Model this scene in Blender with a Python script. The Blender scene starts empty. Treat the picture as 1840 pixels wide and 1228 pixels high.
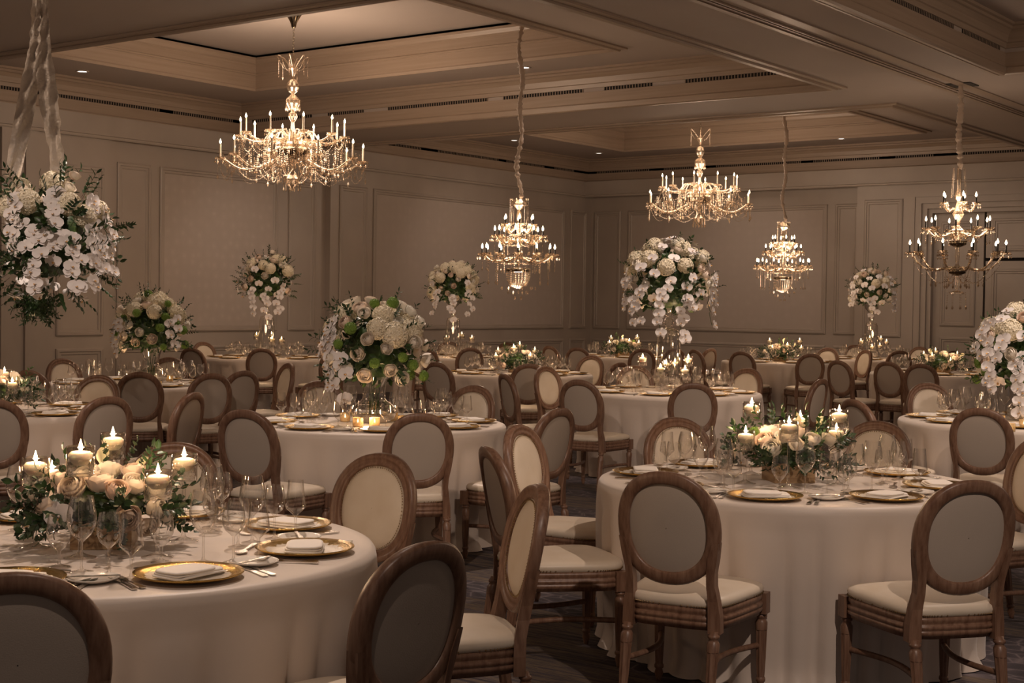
import bpy, math, random
from mathutils import Vector, Matrix
PI = math.pi
sc = bpy.context.scene
col = sc.collection
# ------------------------------------------------------------------ camera
F_PX, CX, CY, HC = 2600.0, 920.0, 614.0, 1.64
YAW, PITCH, ROLL = 0.64022, -0.02555, 0.01401
fw = Vector((-math.sin(YAW)*math.cos(PITCH), math.cos(YAW)*math.cos(PITCH), math.sin(PITCH)))
rt = fw.cross(Vector((0, 0, 1))).normalized()
up = rt.cross(fw)
cr, sr = math.cos(ROLL), math.sin(ROLL)
RT, UP = cr*rt + sr*up, -sr*rt + cr*up
cam_d = bpy.data.cameras.new('camera'); cam = bpy.data.objects.new('camera', cam_d); col.objects.link(cam)
cam_d.sensor_width = 36; cam_d.lens = F_PX/1840*36; cam_d.clip_end = 200
mw = Matrix((( RT.x, UP.x, -fw.x, 0), (RT.y, UP.y, -fw.y, 0), (RT.z, UP.z, -fw.z, HC), (0, 0, 0, 1)))
cam.matrix_world = mw
sc.camera = cam
# ------------------------------------------------------------------ world, exposure
w = bpy.data.worlds.new('world'); sc.world = w; w.use_nodes = True
w.node_tree.nodes['Background'].inputs[0].default_value = (0.60, 0.465, 0.40, 1)
w.node_tree.nodes['Background'].inputs[1].default_value = 0.20
sc.view_settings.view_transform = 'Standard'; sc.view_settings.look = 'None'
sc.view_settings.gamma = 1; sc.view_settings.use_curve_mapping = False
sc.view_settings.exposure = 0.0
WARM = (1.0, 0.74, 0.55); CANDLE = (1.0, 0.64, 0.36); SPOT = (1.0, 0.785, 0.655)
def point_light(loc, power, rad=0.1, color=WARM, name='light'):
    l = bpy.data.lights.new(name, 'POINT'); l.energy = power; l.shadow_soft_size = rad; l.color = color
    o = bpy.data.objects.new(name, l); o.location = loc; col.objects.link(o); return o
def spot_light(loc, target, power, ang=40, blend=0.6, rad=0.05, color=SPOT, name='spotlight'):
    l = bpy.data.lights.new(name, 'SPOT'); l.energy = power; l.shadow_soft_size = rad; l.color = color
    l.spot_size = math.radians(ang); l.spot_blend = blend
    o = bpy.data.objects.new(name, l); o.location = loc
    d = Vector(target) - Vector(loc); o.rotation_euler = d.to_track_quat('-Z', 'Y').to_euler(); col.objects.link(o); return o
# ------------------------------------------------------------------ photograph pixel -> point on a known plane
def ray(px, py): return RT*((px-CX)/F_PX) - UP*((py-CY)/F_PX) + fw
def on_z(px, py, z):
    d = ray(px, py); t = (z-HC)/d.z; return Vector((d.x*t, d.y*t, z))
def at_depth(px, py, dep): return Vector((0, 0, HC)) + ray(px, py)*dep
def depth_of(p): return (Vector(p)-Vector((0, 0, HC))).dot(fw)
FH = Vector((-math.sin(YAW), math.cos(YAW), 0)); RH = Vector((math.cos(YAW), math.sin(YAW), 0))
# ------------------------------------------------------------------ materials
def mat(name, color, rough=0.5, metal=0.0, **kw):
    m = bpy.data.materials.new(name); m.use_nodes = True
    b = m.node_tree.nodes['Principled BSDF']
    b.inputs['Base Color'].default_value = (*color, 1); b.inputs['Roughness'].default_value = rough
    b.inputs['Metallic'].default_value = metal
    for k, v in kw.items(): b.inputs[k.replace('_', ' ')].default_value = v
    return m
def nn(m, t, **kw):
    n = m.node_tree.nodes.new(t)
    for k, v in kw.items(): setattr(n, k, v)
    return n
def lk(m, a, b): m.node_tree.links.new(a, b)
def coord(m, scale=(1, 1, 1), rot=(0, 0, 0), kind='Object'):
    tc = nn(m, 'ShaderNodeTexCoord'); mp = nn(m, 'ShaderNodeMapping')
    mp.inputs['Scale'].default_value = scale; mp.inputs['Rotation'].default_value = rot
    lk(m, tc.outputs[kind], mp.inputs[0]); return mp.outputs[0]
def ramp(m, fac, stops):
    r = nn(m, 'ShaderNodeValToRGB'); e = r.color_ramp.elements
    while len(e) < len(stops): e.new(0.5)
    for i, (p, c) in enumerate(stops): e[i].position = p; e[i].color = (*c, 1)
    lk(m, fac, r.inputs[0]); return r.outputs[0]
def noise(m, vec, scale=5, detail=4, rough=0.5):
    n = nn(m, 'ShaderNodeTexNoise'); n.inputs['Scale'].default_value = scale; n.inputs['Detail'].default_value = detail
    n.inputs['Roughness'].default_value = rough; lk(m, vec, n.inputs['Vector']); return n.outputs['Fac']
def bump(m, fac, strength=0.2, dist=0.01):
    b = nn(m, 'ShaderNodeBump'); b.inputs['Strength'].default_value = strength; b.inputs['Distance'].default_value = dist
    lk(m, fac, b.inputs['Height']); lk(m, b.outputs[0], m.node_tree.nodes['Principled BSDF'].inputs['Normal'])
def base(m, out): lk(m, out, m.node_tree.nodes['Principled BSDF'].inputs['Base Color'])
M = {}
m = M['paint'] = mat('wall_paint', (.42, .36, .30), .42); v = coord(m)
base(m, ramp(m, noise(m, v, 1.3, 3), [(.3, (.36, .305, .255)), (.7, (.41, .35, .295))]))
m = M['crown'] = mat('crown_paint', (.42, .31, .22), .38); v = coord(m, (.4, .4, 14))
base(m, ramp(m, noise(m, v, 2.0, 3), [(.3, (.35, .265, .195)), (.7, (.41, .315, .24))]))
m = M['ceiling'] = mat('ceiling_paint', (.47, .39, .34), .7); v = coord(m)
base(m, ramp(m, noise(m, v, .7, 4), [(.3, (.44, .375, .33)), (.7, (.48, .41, .36))]))
m = M['fabric'] = mat('wall_fabric', (.5, .42, .35), .62); v = coord(m)
vo = nn(m, 'ShaderNodeTexVoronoi'); vo.inputs['Scale'].default_value = 6; vo.inputs['Randomness'].default_value = .5; lk(m, v, vo.inputs['Vector'])
base(m, ramp(m, vo.outputs['Distance'], [(.0, (.50, .435, .375)), (.28, (.46, .395, .34)), (.6, (.445, .38, .325))]))
bump(m, noise(m, v, 60, 2), .15, .004)
m = M['carpet'] = mat('carpet', (.06, .05, .06), .95); v = coord(m, (1, 1, 1), (0, 0, .35))
v2 = coord(m, (.55, 9, 1), (0, 0, .62)); st = noise(m, v2, 2.2, 5, .7)
vo = nn(m, 'ShaderNodeTexVoronoi', feature='DISTANCE_TO_EDGE'); vo.inputs['Scale'].default_value = 7; lk(m, coord(m, (1, 1.6, 1)), vo.inputs['Vector'])
c1 = ramp(m, st, [(.36, (.018, .013, .017)), (.46, (.07, .055, .062)), (.53, (.17, .125, .08)), (.58, (.06, .046, .054)), (.7, (.12, .098, .106))])
c2 = ramp(m, vo.outputs['Distance'], [(.0, (.16, .13, .135)), (.07, (.065, .052, .06)), (.3, (.042, .034, .04))])
wv = noise(m, coord(m, (.35, 1.3, 1), (0, 0, .62)), 1.1, 1)
wr = ramp(m, wv, [(.49, (0, 0, 0)), (.52, (1, 1, 1))])
mx = nn(m, 'ShaderNodeMix', data_type='RGBA'); lk(m, wr, mx.inputs[0]); lk(m, c1, mx.inputs[6]); lk(m, c2, mx.inputs[7]); base(m, mx.outputs[2])
bump(m, noise(m, v, 300, 2), .4, .004)
m = M['wood'] = mat('chair_wood', (.27, .15, .09), .38); v = coord(m, (18, 18, 2.2))
base(m, ramp(m, noise(m, v, 3.2, 5, .6), [(.28, (.13, .062, .036)), (.5, (.215, .118, .074)), (.75, (.29, .175, .115))]))
bump(m, noise(m, v, 6, 3), .12, .003)
m = M['leather'] = mat('cream_leather', (.74, .63, .49), .42); v = coord(m)
base(m, ramp(m, noise(m, v, 9, 3), [(.3, (.71, .60, .46)), (.7, (.77, .67, .54))])); bump(m, noise(m, v, 180, 2), .08, .002)
m = M['chair_cloth'] = mat('chair_back_cloth', (.46, .385, .315), .8); v = coord(m, (1, 1, 1)); bump(m, noise(m, v, 260, 2), .2, .002)
M['nail'] = mat('brass_nail', (.42, .31, .17), .3, 1.0)
m = M['linen'] = mat('table_linen', (.72, .62, .53), .48, Sheen_Weight=.25); v = coord(m)
bump(m, noise(m, v, 5, 4), .25, .02)
M['napkin'] = mat('napkin_linen', (.86, .80, .73), .8)
m = M['charger'] = mat('gold_rimmed_glass', (.8, .7, .55), .2)
tc = nn(m, 'ShaderNodeTexCoord'); ln = nn(m, 'ShaderNodeVectorMath', operation='LENGTH'); lk(m, tc.outputs['Object'], ln.inputs[0])
nz = noise(m, coord(m, (1, 1, 1)), 42, 2); ad = nn(m, 'ShaderNodeMath', operation='MULTIPLY_ADD'); ad.inputs[1].default_value = .05
lk(m, nz, ad.inputs[0]); lk(m, ln.outputs['Value'], ad.inputs[2])
gm = ramp(m, ad.outputs[0], [(.148, (0, 0, 0)), (.153, (1, 1, 1))])
mx = nn(m, 'ShaderNodeMix', data_type='RGBA'); lk(m, gm, mx.inputs[0]); mx.inputs[6].default_value = (.62, .54, .44, 1); mx.inputs[7].default_value = (.62, .40, .12, 1)
base(m, mx.outputs[2]); lk(m, gm, m.node_tree.nodes['Principled BSDF'].inputs['Metallic']); bump(m, noise(m, coord(m), 160, 2), .5, .003)
M['china'] = mat('white_china', (.84, .78, .70), .15)
M['steel'] = mat('polished_steel', (.62, .58, .54), .16, 1.0)
M['chrome'] = mat('tarnished_chrome', (.30, .24, .17), .22, 1.0)
M['black'] = mat('black_sleeve', (.02, .018, .016), .4)
M['slot'] = mat('vent_dark_gap_shade', (.012, .009, .008), .9)
M['wax'] = mat('candle_wax', (.90, .80, .62), .45, Subsurface_Weight=.35, Subsurface_Radius=(.012, .009, .006), Subsurface_Scale=1.0)
M['candle_tube'] = mat('ivory_candle_tube', (.88, .76, .58), .4)
M['petal'] = mat('orchid_petal', (.90, .85, .82), .55, Subsurface_Weight=.0)
M['lip'] = mat('orchid_lip', (.62, .36, .12), .5)
m = M['rose'] = mat('rose_petal', (.86, .72, .58), .6); ob = nn(m, 'ShaderNodeObjectInfo')
base(m, ramp(m, ob.outputs['Random'], [(.0, (.87, .70, .57)), (.5, (.89, .80, .68)), (1., (.90, .86, .76))]))
M['hydrangea'] = mat('hydrangea_floret', (.88, .80, .62), .65)
M['greenball'] = mat('green_viburnum', (.19, .32, .05), .6)
M['calla'] = mat('calla_lily', (.86, .80, .52), .45)
m = M['leaf'] = mat('leaf_green', (.05, .10, .025), .38); v = coord(m)
base(m, ramp(m, noise(m, v, 6, 2), [(.3, (.012, .030, .010)), (.55, (.032, .072, .018)), (.75, (.085, .14, .035))]))
m = M['eucalyptus'] = mat('eucalyptus_leaf', (.045, .075, .035), .45)
M['twig'] = mat('twig', (.09, .05, .03), .7)
m = M['boxwood'] = mat('planter_wood', (.42, .27, .13), .5); v = coord(m, (6, 6, 60)); base(m, ramp(m, noise(m, v, 1, 4), [(.3, (.26, .15, .07)), (.7, (.50, .34, .18))]))
m = M['ribbon'] = mat('satin_ribbon', (.78, .68, .57), .3, Sheen_Weight=.3); v = coord(m, (9, 9, 14)); bump(m, noise(m, v, 1.4, 3), .9, .02)
m = M['sleeve'] = mat('cord_sleeve', (.60, .47, .36), .5, Sheen_Weight=.3); v = coord(m, (30, 30, 60)); bump(m, noise(m, v, 1, 3), .8, .01)
def glassy(name, tint, face, edge, rough=.02, diffuse=None, dfac=0, gcol=(1, .97, .93)):
    m = bpy.data.materials.new(name); m.use_nodes = True; nt = m.node_tree; nt.nodes.remove(nt.nodes['Principled BSDF'])
    out = nt.nodes['Material Output']; tr = nn(m, 'ShaderNodeBsdfTransparent'); tr.inputs[0].default_value = (*tint, 1)
    gl = nn(m, 'ShaderNodeBsdfGlossy'); gl.inputs['Roughness'].default_value = rough; gl.inputs[0].default_value = (*gcol, 1)
    lw = nn(m, 'ShaderNodeLayerWeight'); lw.inputs[0].default_value = .35
    mr = nn(m, 'ShaderNodeMapRange'); mr.inputs[3].default_value = face; mr.inputs[4].default_value = edge
    lk(m, lw.outputs['Facing'], mr.inputs[0]); mx = nn(m, 'ShaderNodeMixShader'); lk(m, mr.outputs[0], mx.inputs[0]); lk(m, tr.outputs[0], mx.inputs[1]); lk(m, gl.outputs[0], mx.inputs[2])
    tm = nn(m, 'ShaderNodeMix', data_type='RGBA'); pw_ = nn(m, 'ShaderNodeMath', operation='POWER'); pw_.inputs[1].default_value = 2.2
    lw2 = nn(m, 'ShaderNodeLayerWeight'); lw2.inputs[0].default_value = .5; lk(m, lw2.outputs['Facing'], pw_.inputs[0]); lk(m, pw_.outputs[0], tm.inputs[0])
    tm.inputs[6].default_value = (*tint, 1); tm.inputs[7].default_value = (.50, .46, .42, 1); lk(m, tm.outputs[2], tr.inputs[0])
    last = mx.outputs[0]
    if diffuse:
        df = nn(m, 'ShaderNodeBsdfTranslucent'); df.inputs[0].default_value = (*diffuse, 1)
        d2 = nn(m, 'ShaderNodeBsdfDiffuse'); d2.inputs[0].default_value = (*diffuse, 1)
        a = nn(m, 'ShaderNodeAddShader'); lk(m, df.outputs[0], a.inputs[0]); lk(m, d2.outputs[0], a.inputs[1])
        m2 = nn(m, 'ShaderNodeMixShader'); m2.inputs[0].default_value = dfac; lk(m, last, m2.inputs[1]); lk(m, a.outputs[0], m2.inputs[2]); last = m2.outputs[0]
    lk(m, last, out.inputs[0]); return m
M['glass'] = glassy('thin_clear_glass', (.975, .97, .96), .035, .75)
M['vase_glass'] = glassy('vase_glass', (.96, .955, .94), .07, .95)
M['water'] = glassy('water', (.93, .93, .90), .06, .5)
M['crystal'] = glassy('cut_crystal', (.94, .90, .85), .27, .75, .14, (.50, .42, .33), .03, (.90, .79, .66))
def emis(name, color, strength):
    m = bpy.data.materials.new(name); m.use_nodes = True; nt = m.node_tree; nt.nodes.remove(nt.nodes['Principled BSDF'])
    e = nn(m, 'ShaderNodeEmission'); e.inputs[0].default_value = (*color, 1); e.inputs[1].default_value = strength
    lk(m, e.outputs[0], nt.nodes['Material Output'].inputs[0]); m.cycles.emission_sampling = 'NONE'; return m
M['bulb'] = emis('bulb_glow', (1, .78, .48), 14); M['flame'] = emis('candle_flame', (1, .72, .36), 22); M['downlight'] = emis('downlight_glow', (1, .92, .80), 5)
# ------------------------------------------------------------------ mesh builder
class MB:
    def __init__(s): s.v = []; s.f = []; s.mi = []; s.sm = []
    def add(s, vs, fs, mi=0, smooth=True):
        o = len(s.v); s.v.extend(tuple(p) for p in vs)
        for f in fs: s.f.append(tuple(i+o for i in f)); s.mi.append(mi); s.sm.append(smooth)
    def box(s, x0, x1, y0, y1, z0, z1, mi=0):
        vs = [(x, y, z) for z in (z0, z1) for y in (y0, y1) for x in (x0, x1)]
        s.add(vs, [(0, 2, 3, 1), (4, 5, 7, 6), (0, 1, 5, 4), (2, 6, 7, 3), (0, 4, 6, 2), (1, 3, 7, 5)], mi, False)
    def grid(s, rows, mi=0, smooth=True, close_u=False, close_v=False):
        nr, nc = len(rows), len(rows[0]); vs = [p for r in rows for p in r]; fs = []
        for i in range(nr if close_v else nr-1):
            for j in range(nc if close_u else nc-1):
                i2, j2 = (i+1) % nr, (j+1) % nc
                fs.append((i*nc+j, i*nc+j2, i2*nc+j2, i2*nc+j))
        s.add(vs, fs, mi, smooth)
    def lathe(s, prof, seg=16, c=(0, 0, 0), mi=0, smooth=True, flute=0, shear=(0, 0)):
        rows = []
        for r, z in prof:
            row = []
            for k in range(seg):
                a = 2*PI*k/seg; rr = r*(1-flute*(k % 2)) if flute else r
                row.append((c[0]+rr*math.cos(a)+shear[0]*z, c[1]+rr*math.sin(a)+shear[1]*z, c[2]+z))
            rows.append(row)
        s.grid(rows, mi, smooth, close_u=True)
    def tube(s, path, rad, seg=6, mi=0, smooth=True, cap=True):
        path = [Vector(p) for p in path]; n = len(path); rows = []; prev = None
        for i, p in enumerate(path):
            t = (path[min(i+1, n-1)]-path[max(i-1, 0)]).normalized()
            a = prev if prev is not None else (Vector((0, 0, 1)) if abs(t.z) < .9 else Vector((1, 0, 0)))
            u = (a - t*a.dot(t)).normalized(); prev = u; q = t.cross(u); r = rad(i/(n-1)) if callable(rad) else rad
            rows.append([p + u*(r*math.cos(2*PI*k/seg)) + q*(r*math.sin(2*PI*k/seg)) for k in range(seg)])
        s.grid(rows, mi, smooth, close_u=True)
        if cap: s.add(rows[0], [tuple(range(seg))], mi, False); s.add(rows[-1], [tuple(range(seg))], mi, False)
    def octa(s, c, r, h=None, mi=0):
        h = h or r; x, y, z = c
        s.add([(x+r, y, z), (x, y+r, z), (x-r, y, z), (x, y-r, z), (x, y, z+h), (x, y, z-h)],
              [(0, 1, 4), (1, 2, 4), (2, 3, 4), (3, 0, 4), (1, 0, 5), (2, 1, 5), (3, 2, 5), (0, 3, 5)], mi, False)
    def ball(s, c, r, seg=10, rings=6, mi=0, sz=1):
        s.lathe([(max(r*math.sin(PI*i/rings), 1e-4), -r*sz*math.cos(PI*i/rings)) for i in range(rings+1)], seg, c, mi)
    def mesh(s, name, mats):
        me = bpy.data.meshes.new(name); me.from_pydata(s.v, [], s.f)
        for mm in mats: me.materials.append(mm)
        me.polygons.foreach_set('material_index', s.mi); me.polygons.foreach_set('use_smooth', s.sm); me.update(); return me
def link(name, me, parent=None, loc=(0, 0, 0), rot=None, scale=None):
    o = bpy.data.objects.new(name, me); o.location = loc
    if rot is not None: o.rotation_euler = rot
    if scale is not None: o.scale = scale if hasattr(scale, '__len__') else (scale,)*3
    if parent is not None: o.parent = parent
    col.objects.link(o); return o
def obj(name, mb, mats, parent=None, **kw):
    if not isinstance(mats, (list, tuple)): mats = [mats]
    return link(name, mb.mesh(name, mats), parent, **kw)
def tag(o, label=None, cat=None, group=None, kind=None):
    if label: o['label'] = label
    if cat: o['category'] = cat
    if group: o['group'] = group
    if kind: o['kind'] = kind
    return o
def thing(name, label, cat, loc=(0, 0, 0), rz=0, group=None):
    return tag(link(name, None, loc=loc, rot=(0, 0, rz)), label, cat, group)
def copy_tree(o, parent=None):
    c = o.copy(); col.objects.link(c); c.parent = parent
    for ch in kids.get(o.name, ()): copy_tree(ch, c)
    return c
kids = {}
def remember(o):        # note the children of a prototype once, so copying stays quick
    for q in col.objects:
        if q.parent: kids.setdefault(q.parent.name, [])
    for q in col.objects:
        if q.parent and q not in kids[q.parent.name]: kids[q.parent.name].append(q)
# ================================================================== ROOM
XL, YB = -17.82, 26.64
XR, YF = 5.5, -3.0
H0, H1, H2 = 4.34, 4.85, 5.33
def struct(name, mb, mats, parent=None): 
    o = obj(name, mb, mats, parent)
    if parent is None: o['kind'] = 'structure'
    return o
b = MB(); b.box(XL-.3, XR, YF, YB+.3, -.1, 0); struct('floor', b, M['carpet'])
coffers = [(XL, -7.45, 9.6, 16.42, (-16.2, -9.8, 10.8, 15.2)), (XL, -7.45, 18.25, YB, (-15.95, -9.65, 19.5, 25.15)), (-5.35, XR, 9.6, 16.36, (-4.1, XR-1.2, 10.8, 15.2))]
b = MB()
xs = sorted({XL-.3, XR, *[c[0] for c in coffers], *[c[1] for c in coffers]}); ys = sorted({YF, YB+.3, *[c[2] for c in coffers], *[c[3] for c in coffers]})
for i in range(len(xs)-1):
    for j in range(len(ys)-1):
        cx, cy = (xs[i]+xs[i+1])/2, (ys[j]+ys[j+1])/2
        if xs[i+1]-xs[i] < .001: continue
        if any(c[0] < cx < c[1] and c[2] < cy < c[3] for c in coffers): continue
        b.box(xs[i], xs[i+1], ys[j], ys[j+1], H0, H2+.2)
for c in coffers:
    t = c[4]
    b.box(c[0], t[0], c[2], c[3], H1, H2+.2); b.box(t[1], c[1], c[2], c[3], H1, H2+.2)
    b.box(t[0], t[1], c[2], t[2], H1, H2+.2); b.box(t[0], t[1], t[3], c[3], H1, H2+.2)
    b.box(t[0], t[1], t[2], t[3], H2, H2+.2)
struct('ceiling', b, M['ceiling'])
def rect_sweep(mb, x0, x1, y0, y1, prof, mi=0):
    rows = []
    for cx, cy, sx, sy in ((x0, y0, 1, 1), (x1, y0, -1, 1), (x1, y1, -1, -1), (x0, y1, 1, -1)):
        rows.append([(cx+sx*d, cy+sy*d, z) for d, z in prof])
    mb.grid(rows, mi, False, close_v=True)
COF = [(-.14, H0-.001), (-.14, H0-.022), (-.10, H0-.03), (-.09, H0-.022), (-.06, H0-.022), (-.05, H0-.045), (.0, H0-.05), (.025, H0-.035), (.03, H0+.03), (.015, H0+.05),
       (.015, H0+.20), (-.02, H0+.205), (-.02, H0+.245), (.02, H0+.25), (.03, H0+.30), (.045, H0+.31), (.06, H0+.38), (.10, H0+.43), (.12, H0+.44), (.12, H0+.47), (.15, H0+.48), (.15, H1+.002)]
TRY = [(-.12, H1-.001), (-.12, H1-.02), (-.06, H1-.03), (-.05, H1-.05), (.0, H1-.055), (.02, H1-.02), (.012, H1), (.012, H1+.17), (.03, H1+.18), (.03, H1+.20), (.02, H1+.21), (.02, H1+.33),
       (.05, H1+.35), (.07, H1+.40), (.07, H1+.435)]
n_trim = 0
fin_mat = M['crown']
for ci, c in enumerate(coffers):
    n_trim += 1; b = MB(); rect_sweep(b, c[0], c[1], c[2], c[3], COF); tr = struct('trim_%d' % n_trim, b, M['crown'])
    # air slots in the cornice: dark grilles with fins, and plain stretches between them
    g = MB(); fn = MB()
    def slot_run(a0, a1, put):
        a = a0+.25; k = 0
        while a < a1-.3:
            L = min((1.35, .75, 1.9)[k % 3], a1-.2-a); put(g, a, a+L, 0); q = a
            while q < a+L: put(fn, q, q+.012, 1); q += .045
            a += L+(.35, .5, .28)[k % 3]; k += 1
    zz = (H0+.203, H0+.247)
    slot_run(c[0], c[1], lambda mb, p, q, s: mb.box(p, q, c[3]-.012+s*-.004, c[3]+.02, *zz))
    slot_run(c[2], c[3], lambda mb, p, q, s: mb.box(c[1]-.012-s*.004, c[1]+.02, p, q, *zz))
    slot_run(c[2], c[3], lambda mb, p, q, s: mb.box(c[0]-.02, c[0]+.012+s*.004, p, q, *zz))
    obj('air_slot', g, M['slot'], tr); tag(obj('slot_fin', fn, fin_mat, tr), kind='stuff')
    n_trim += 1; b = MB(); t = c[4]; rect_sweep(b, *t, TRY); tr = struct('trim_%d' % n_trim, b, M['crown'])
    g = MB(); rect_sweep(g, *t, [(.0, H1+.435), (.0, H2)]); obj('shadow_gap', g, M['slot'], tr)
# partition track along the beam
n_trim += 1; b = MB(); xT = -6.25
for dx0, dx1, dz in ((-.16, -.10, .012), (-.03, -.012, .02), (.012, .03, .02), (.12, .24, .014)): b.box(xT+dx0, xT+dx1, YF, YB, H0-dz, H0)
tr = struct('trim_%d' % n_trim, b, M['crown']); g = MB(); g.box(xT-.012, xT+.012, YF, YB, H0-.004, H0+.001); obj('track_slot', g, M['slot'], tr)
# ---- walls.  left wall: u = y, depth towards +x ; back wall: u = x, depth towards -y
def LW(u, v, d): return (XL+d, u, v)
def BW(u, v, d): return (u, YB-d, v)
def slab(mb, T, u0, u1, v0, v1, d0, d1, mi=0):
    vs = [T(u, v, d) for d in (d0, d1) for v in (v0, v1) for u in (u0, u1)]
    mb.add(vs, [(0, 2, 3, 1), (4, 5, 7, 6), (0, 1, 5, 4), (2, 6, 7, 3), (0, 4, 6, 2), (1, 3, 7, 5)], mi, False)
FR = [(0, 0), (0, .022), (.02, .034), (.045, .034), (.055, .018), (.085, .018), (.095, .008), (.11, .0)]
def panel(T, wall, u0, u1, v0, v1, d, fab='fabric', wd=1.0):
    p = MB(); rows = []
    for cu, cv, su, sv in ((u0, v0, 1, 1), (u1, v0, -1, 1), (u1, v1, -1, -1), (u0, v1, 1, -1)):
        rows.append([T(cu+su*a*wd, cv+sv*a*wd, d+h) for a, h in FR])
    p.grid(rows, 0, False, close_v=True); obj('panel_moulding', p, M['paint'], wall)
    q = MB(); e = .10*wd; slab(q, T, u0+e, u1-e, v0+e, v1-e, d, d+.006); obj('wall_panel', q, M[fab], wall)
b = MB(); T = LW
slab(b, T, YF, YB+.3, 0, H2+.2, -.3, 0); slab(b, T, 18.40, YB, 0, 4.03, 0, .12); slab(b, T, YF, 13.72, 0, 4.03, 0, .10)
slab(b, T, YF, YB, 4.03, H0+.0, 0, .14)
wl = struct('wall_left', b, M['paint'])
def hmould(mb, T, u0, u1, v, d, pr):
    rows = [[T(u, v+z, d+q) for q, z in pr] for u in (u0, u1)]; mb.grid(rows, 0, False)
FZ = [(0, -.03), (.02, -.03), (.03, -.01), (.03, .01), (.05, .02), (.05, .035), (0, .035)]
LO = (.24, .92); UPP = (1.14, 3.70)
for d, spans in ((0, ((13.92, 14.55), (14.73, 17.24), (17.50, 18.14))), (.12, ((18.62, 19.33), (19.50, 25.58), (25.80, 26.42)))):
    for i, (u0, u1) in enumerate(spans):
        panel(T, wl, u0, u1, *UPP, d, 'fabric' if i == 1 else 'paint'); panel(T, wl, u0, u1, *LO, d, 'paint')
for u0, u1 in ((12.78, 13.60), (9.2, 11.7)):
    panel(T, wl, u0, u1, 1.09, 3.58, .10, 'paint'); panel(T, wl, u0, u1, .24, .91, .10, 'paint')
b = MB(); hmould(b, T, YF, YB, 4.03, .14, FZ); slab(b, T, 11.85, 12.05, 0, 4.03, .10, .16); slab(b, T, 12.25, 12.45, 0, 4.03, .10, .14)
n_trim += 1; struct('trim_%d' % n_trim, b, M['paint'])
b = MB(); slab(b, T, 18.40, YB, 0, .14, .12, .145); slab(b, T, 13.72, 18.40, 0, .14, 0, .025); slab(b, T, YF, 13.72, 0, .14, .1, .125); struct('baseboard_left', b, M['paint'])
T = BW; b = MB()
slab(b, T, XL-.3, XR, 0, H2+.2, -.3, 0); slab(b, T, XL, XR, 4.03, H0, 0, .32)
slab(b, T, -11.38, -10.20, 0, 4.03, 0, .30); slab(b, T, -10.20, -5.2, 3.86, 4.03, 0, .30); slab(b, T, -5.2, XR, 0, 4.03, 0, .30)
wb = struct('wall_back', b, M['paint'])
for i, (u0, u1) in enumerate(((-17.62, -16.93), (-16.75, -12.12), (-11.95, -11.44))):
    panel(T, wb, u0, u1, *UPP, 0, 'fabric' if i == 1 else 'paint'); panel(T, wb, u0, u1, *LO, 0, 'paint')
panel(T, wb, -11.22, -10.46, 1.12, 3.74, .30, 'paint'); panel(T, wb, -11.22, -10.46, *LO, .30, 'paint')
b = MB(); hmould(b, T, XL, XR, 4.03, .32, FZ); n_trim += 1; struct('trim_%d' % n_trim, b, M['paint'])
b = MB(); slab(b, T, XL, -11.38, 0, .14, 0, .025); slab(b, T, -11.38, -10.3, 0, .14, .3, .325); struct('baseboard_back', b, M['paint'])
# double door in a stepped casing
b = MB()
cs = ((.0, .33), (.10, .31), (.22, .27), (.32, .22), (.40, 0))
for (a, dd), (a2, _d) in zip(cs, cs[1:]):
    slab(b, T, -10.32+a, -10.32+a2, 0, 3.86-a, 0, dd); slab(b, T, -10.32+a2, -5.3, 3.86-a2, 3.86-a, 0, dd)
n_trim += 1; struct('trim_%d' % n_trim, b, M['paint'])
b = MB(); slab(b, T, -9.92, -8.98, 0.02, 3.46, .02, .10)
d1 = struct('door_1', b, M['paint']); panel(T, d1, -9.78, -9.12, 1.35, 3.3, .10, 'paint'); panel(T, d1, -9.78, -9.12, .25, 1.15, .10, 'paint')
b = MB(); slab(b, T, -8.94, -7.9, 0.02, 2.56, .02, .10)
d2 = struct('door_2', b, M['paint']); panel(T, d2, -8.82, -8.02, 1.3, 2.42, .10, 'paint'); panel(T, d2, -8.82, -8.02, .25, 1.1, .10, 'paint')
b = MB(); slab(b, T, -8.94, -7.9, 2.62, 3.46, .02, .10); d3 = struct('door_3', b, M['paint']); panel(T, d3, -8.82, -8.02, 2.74, 3.34, .10, 'paint')
b = MB(); slab(b, T, -9.92, -5.5, 0, 3.5, 0, .015); n_trim += 1; struct('trim_%d' % n_trim, b, M['slot'])  # dark backing sheet: shade of the gaps between doors put into its colour
b = MB(); slab(b, T, -7.86, -5.4, 0.02, 3.46, .0, .10); struct('door_4', b, M['paint'])
# ---- recessed downlights
def ceil_z(x, y):
    for c in coffers:
        if c[0] < x < c[1] and c[2] < y < c[3]:
            t = c[4]; return H2 if t[0] < x < t[1] and t[2] < y < t[3] else H1
    return H0
DL = MB(); DL.lathe([(.095, 0), (.095, -.008), (.075, -.012), (.068, 0)], 24); dl_ring = DL.mesh('trim_ring', [M['ceiling']])
DL = MB(); DL.lathe([(.067, -.002), (.0005, -.003)], 24); dl_lens = DL.mesh('lens', [M['downlight']])
dls = [((148, 128), 'downlight in the left coffer, left of the first chandelier'), ((942, 121), 'downlight beside the cord of the centre tiered chandelier'),
       ((924, 252), 'downlight in the far coffer near the left wall'), ((1076, 275), 'small round downlight above the room corner'), ((1511, 249), 'bright downlight in the far coffer, right end'),
       ((1284, 262), 'downlight behind the crest of the far round chandelier')]
for (px, py), lab in dls:
    p = on_z(px, py, H1); o = thing('recessed_downlight', 'round white '+lab, 'ceiling light', p, 0, 'recessed downlights')
    link('trim_ring', dl_ring, o); link('lens', dl_lens, o)
exec_later = []
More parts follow.
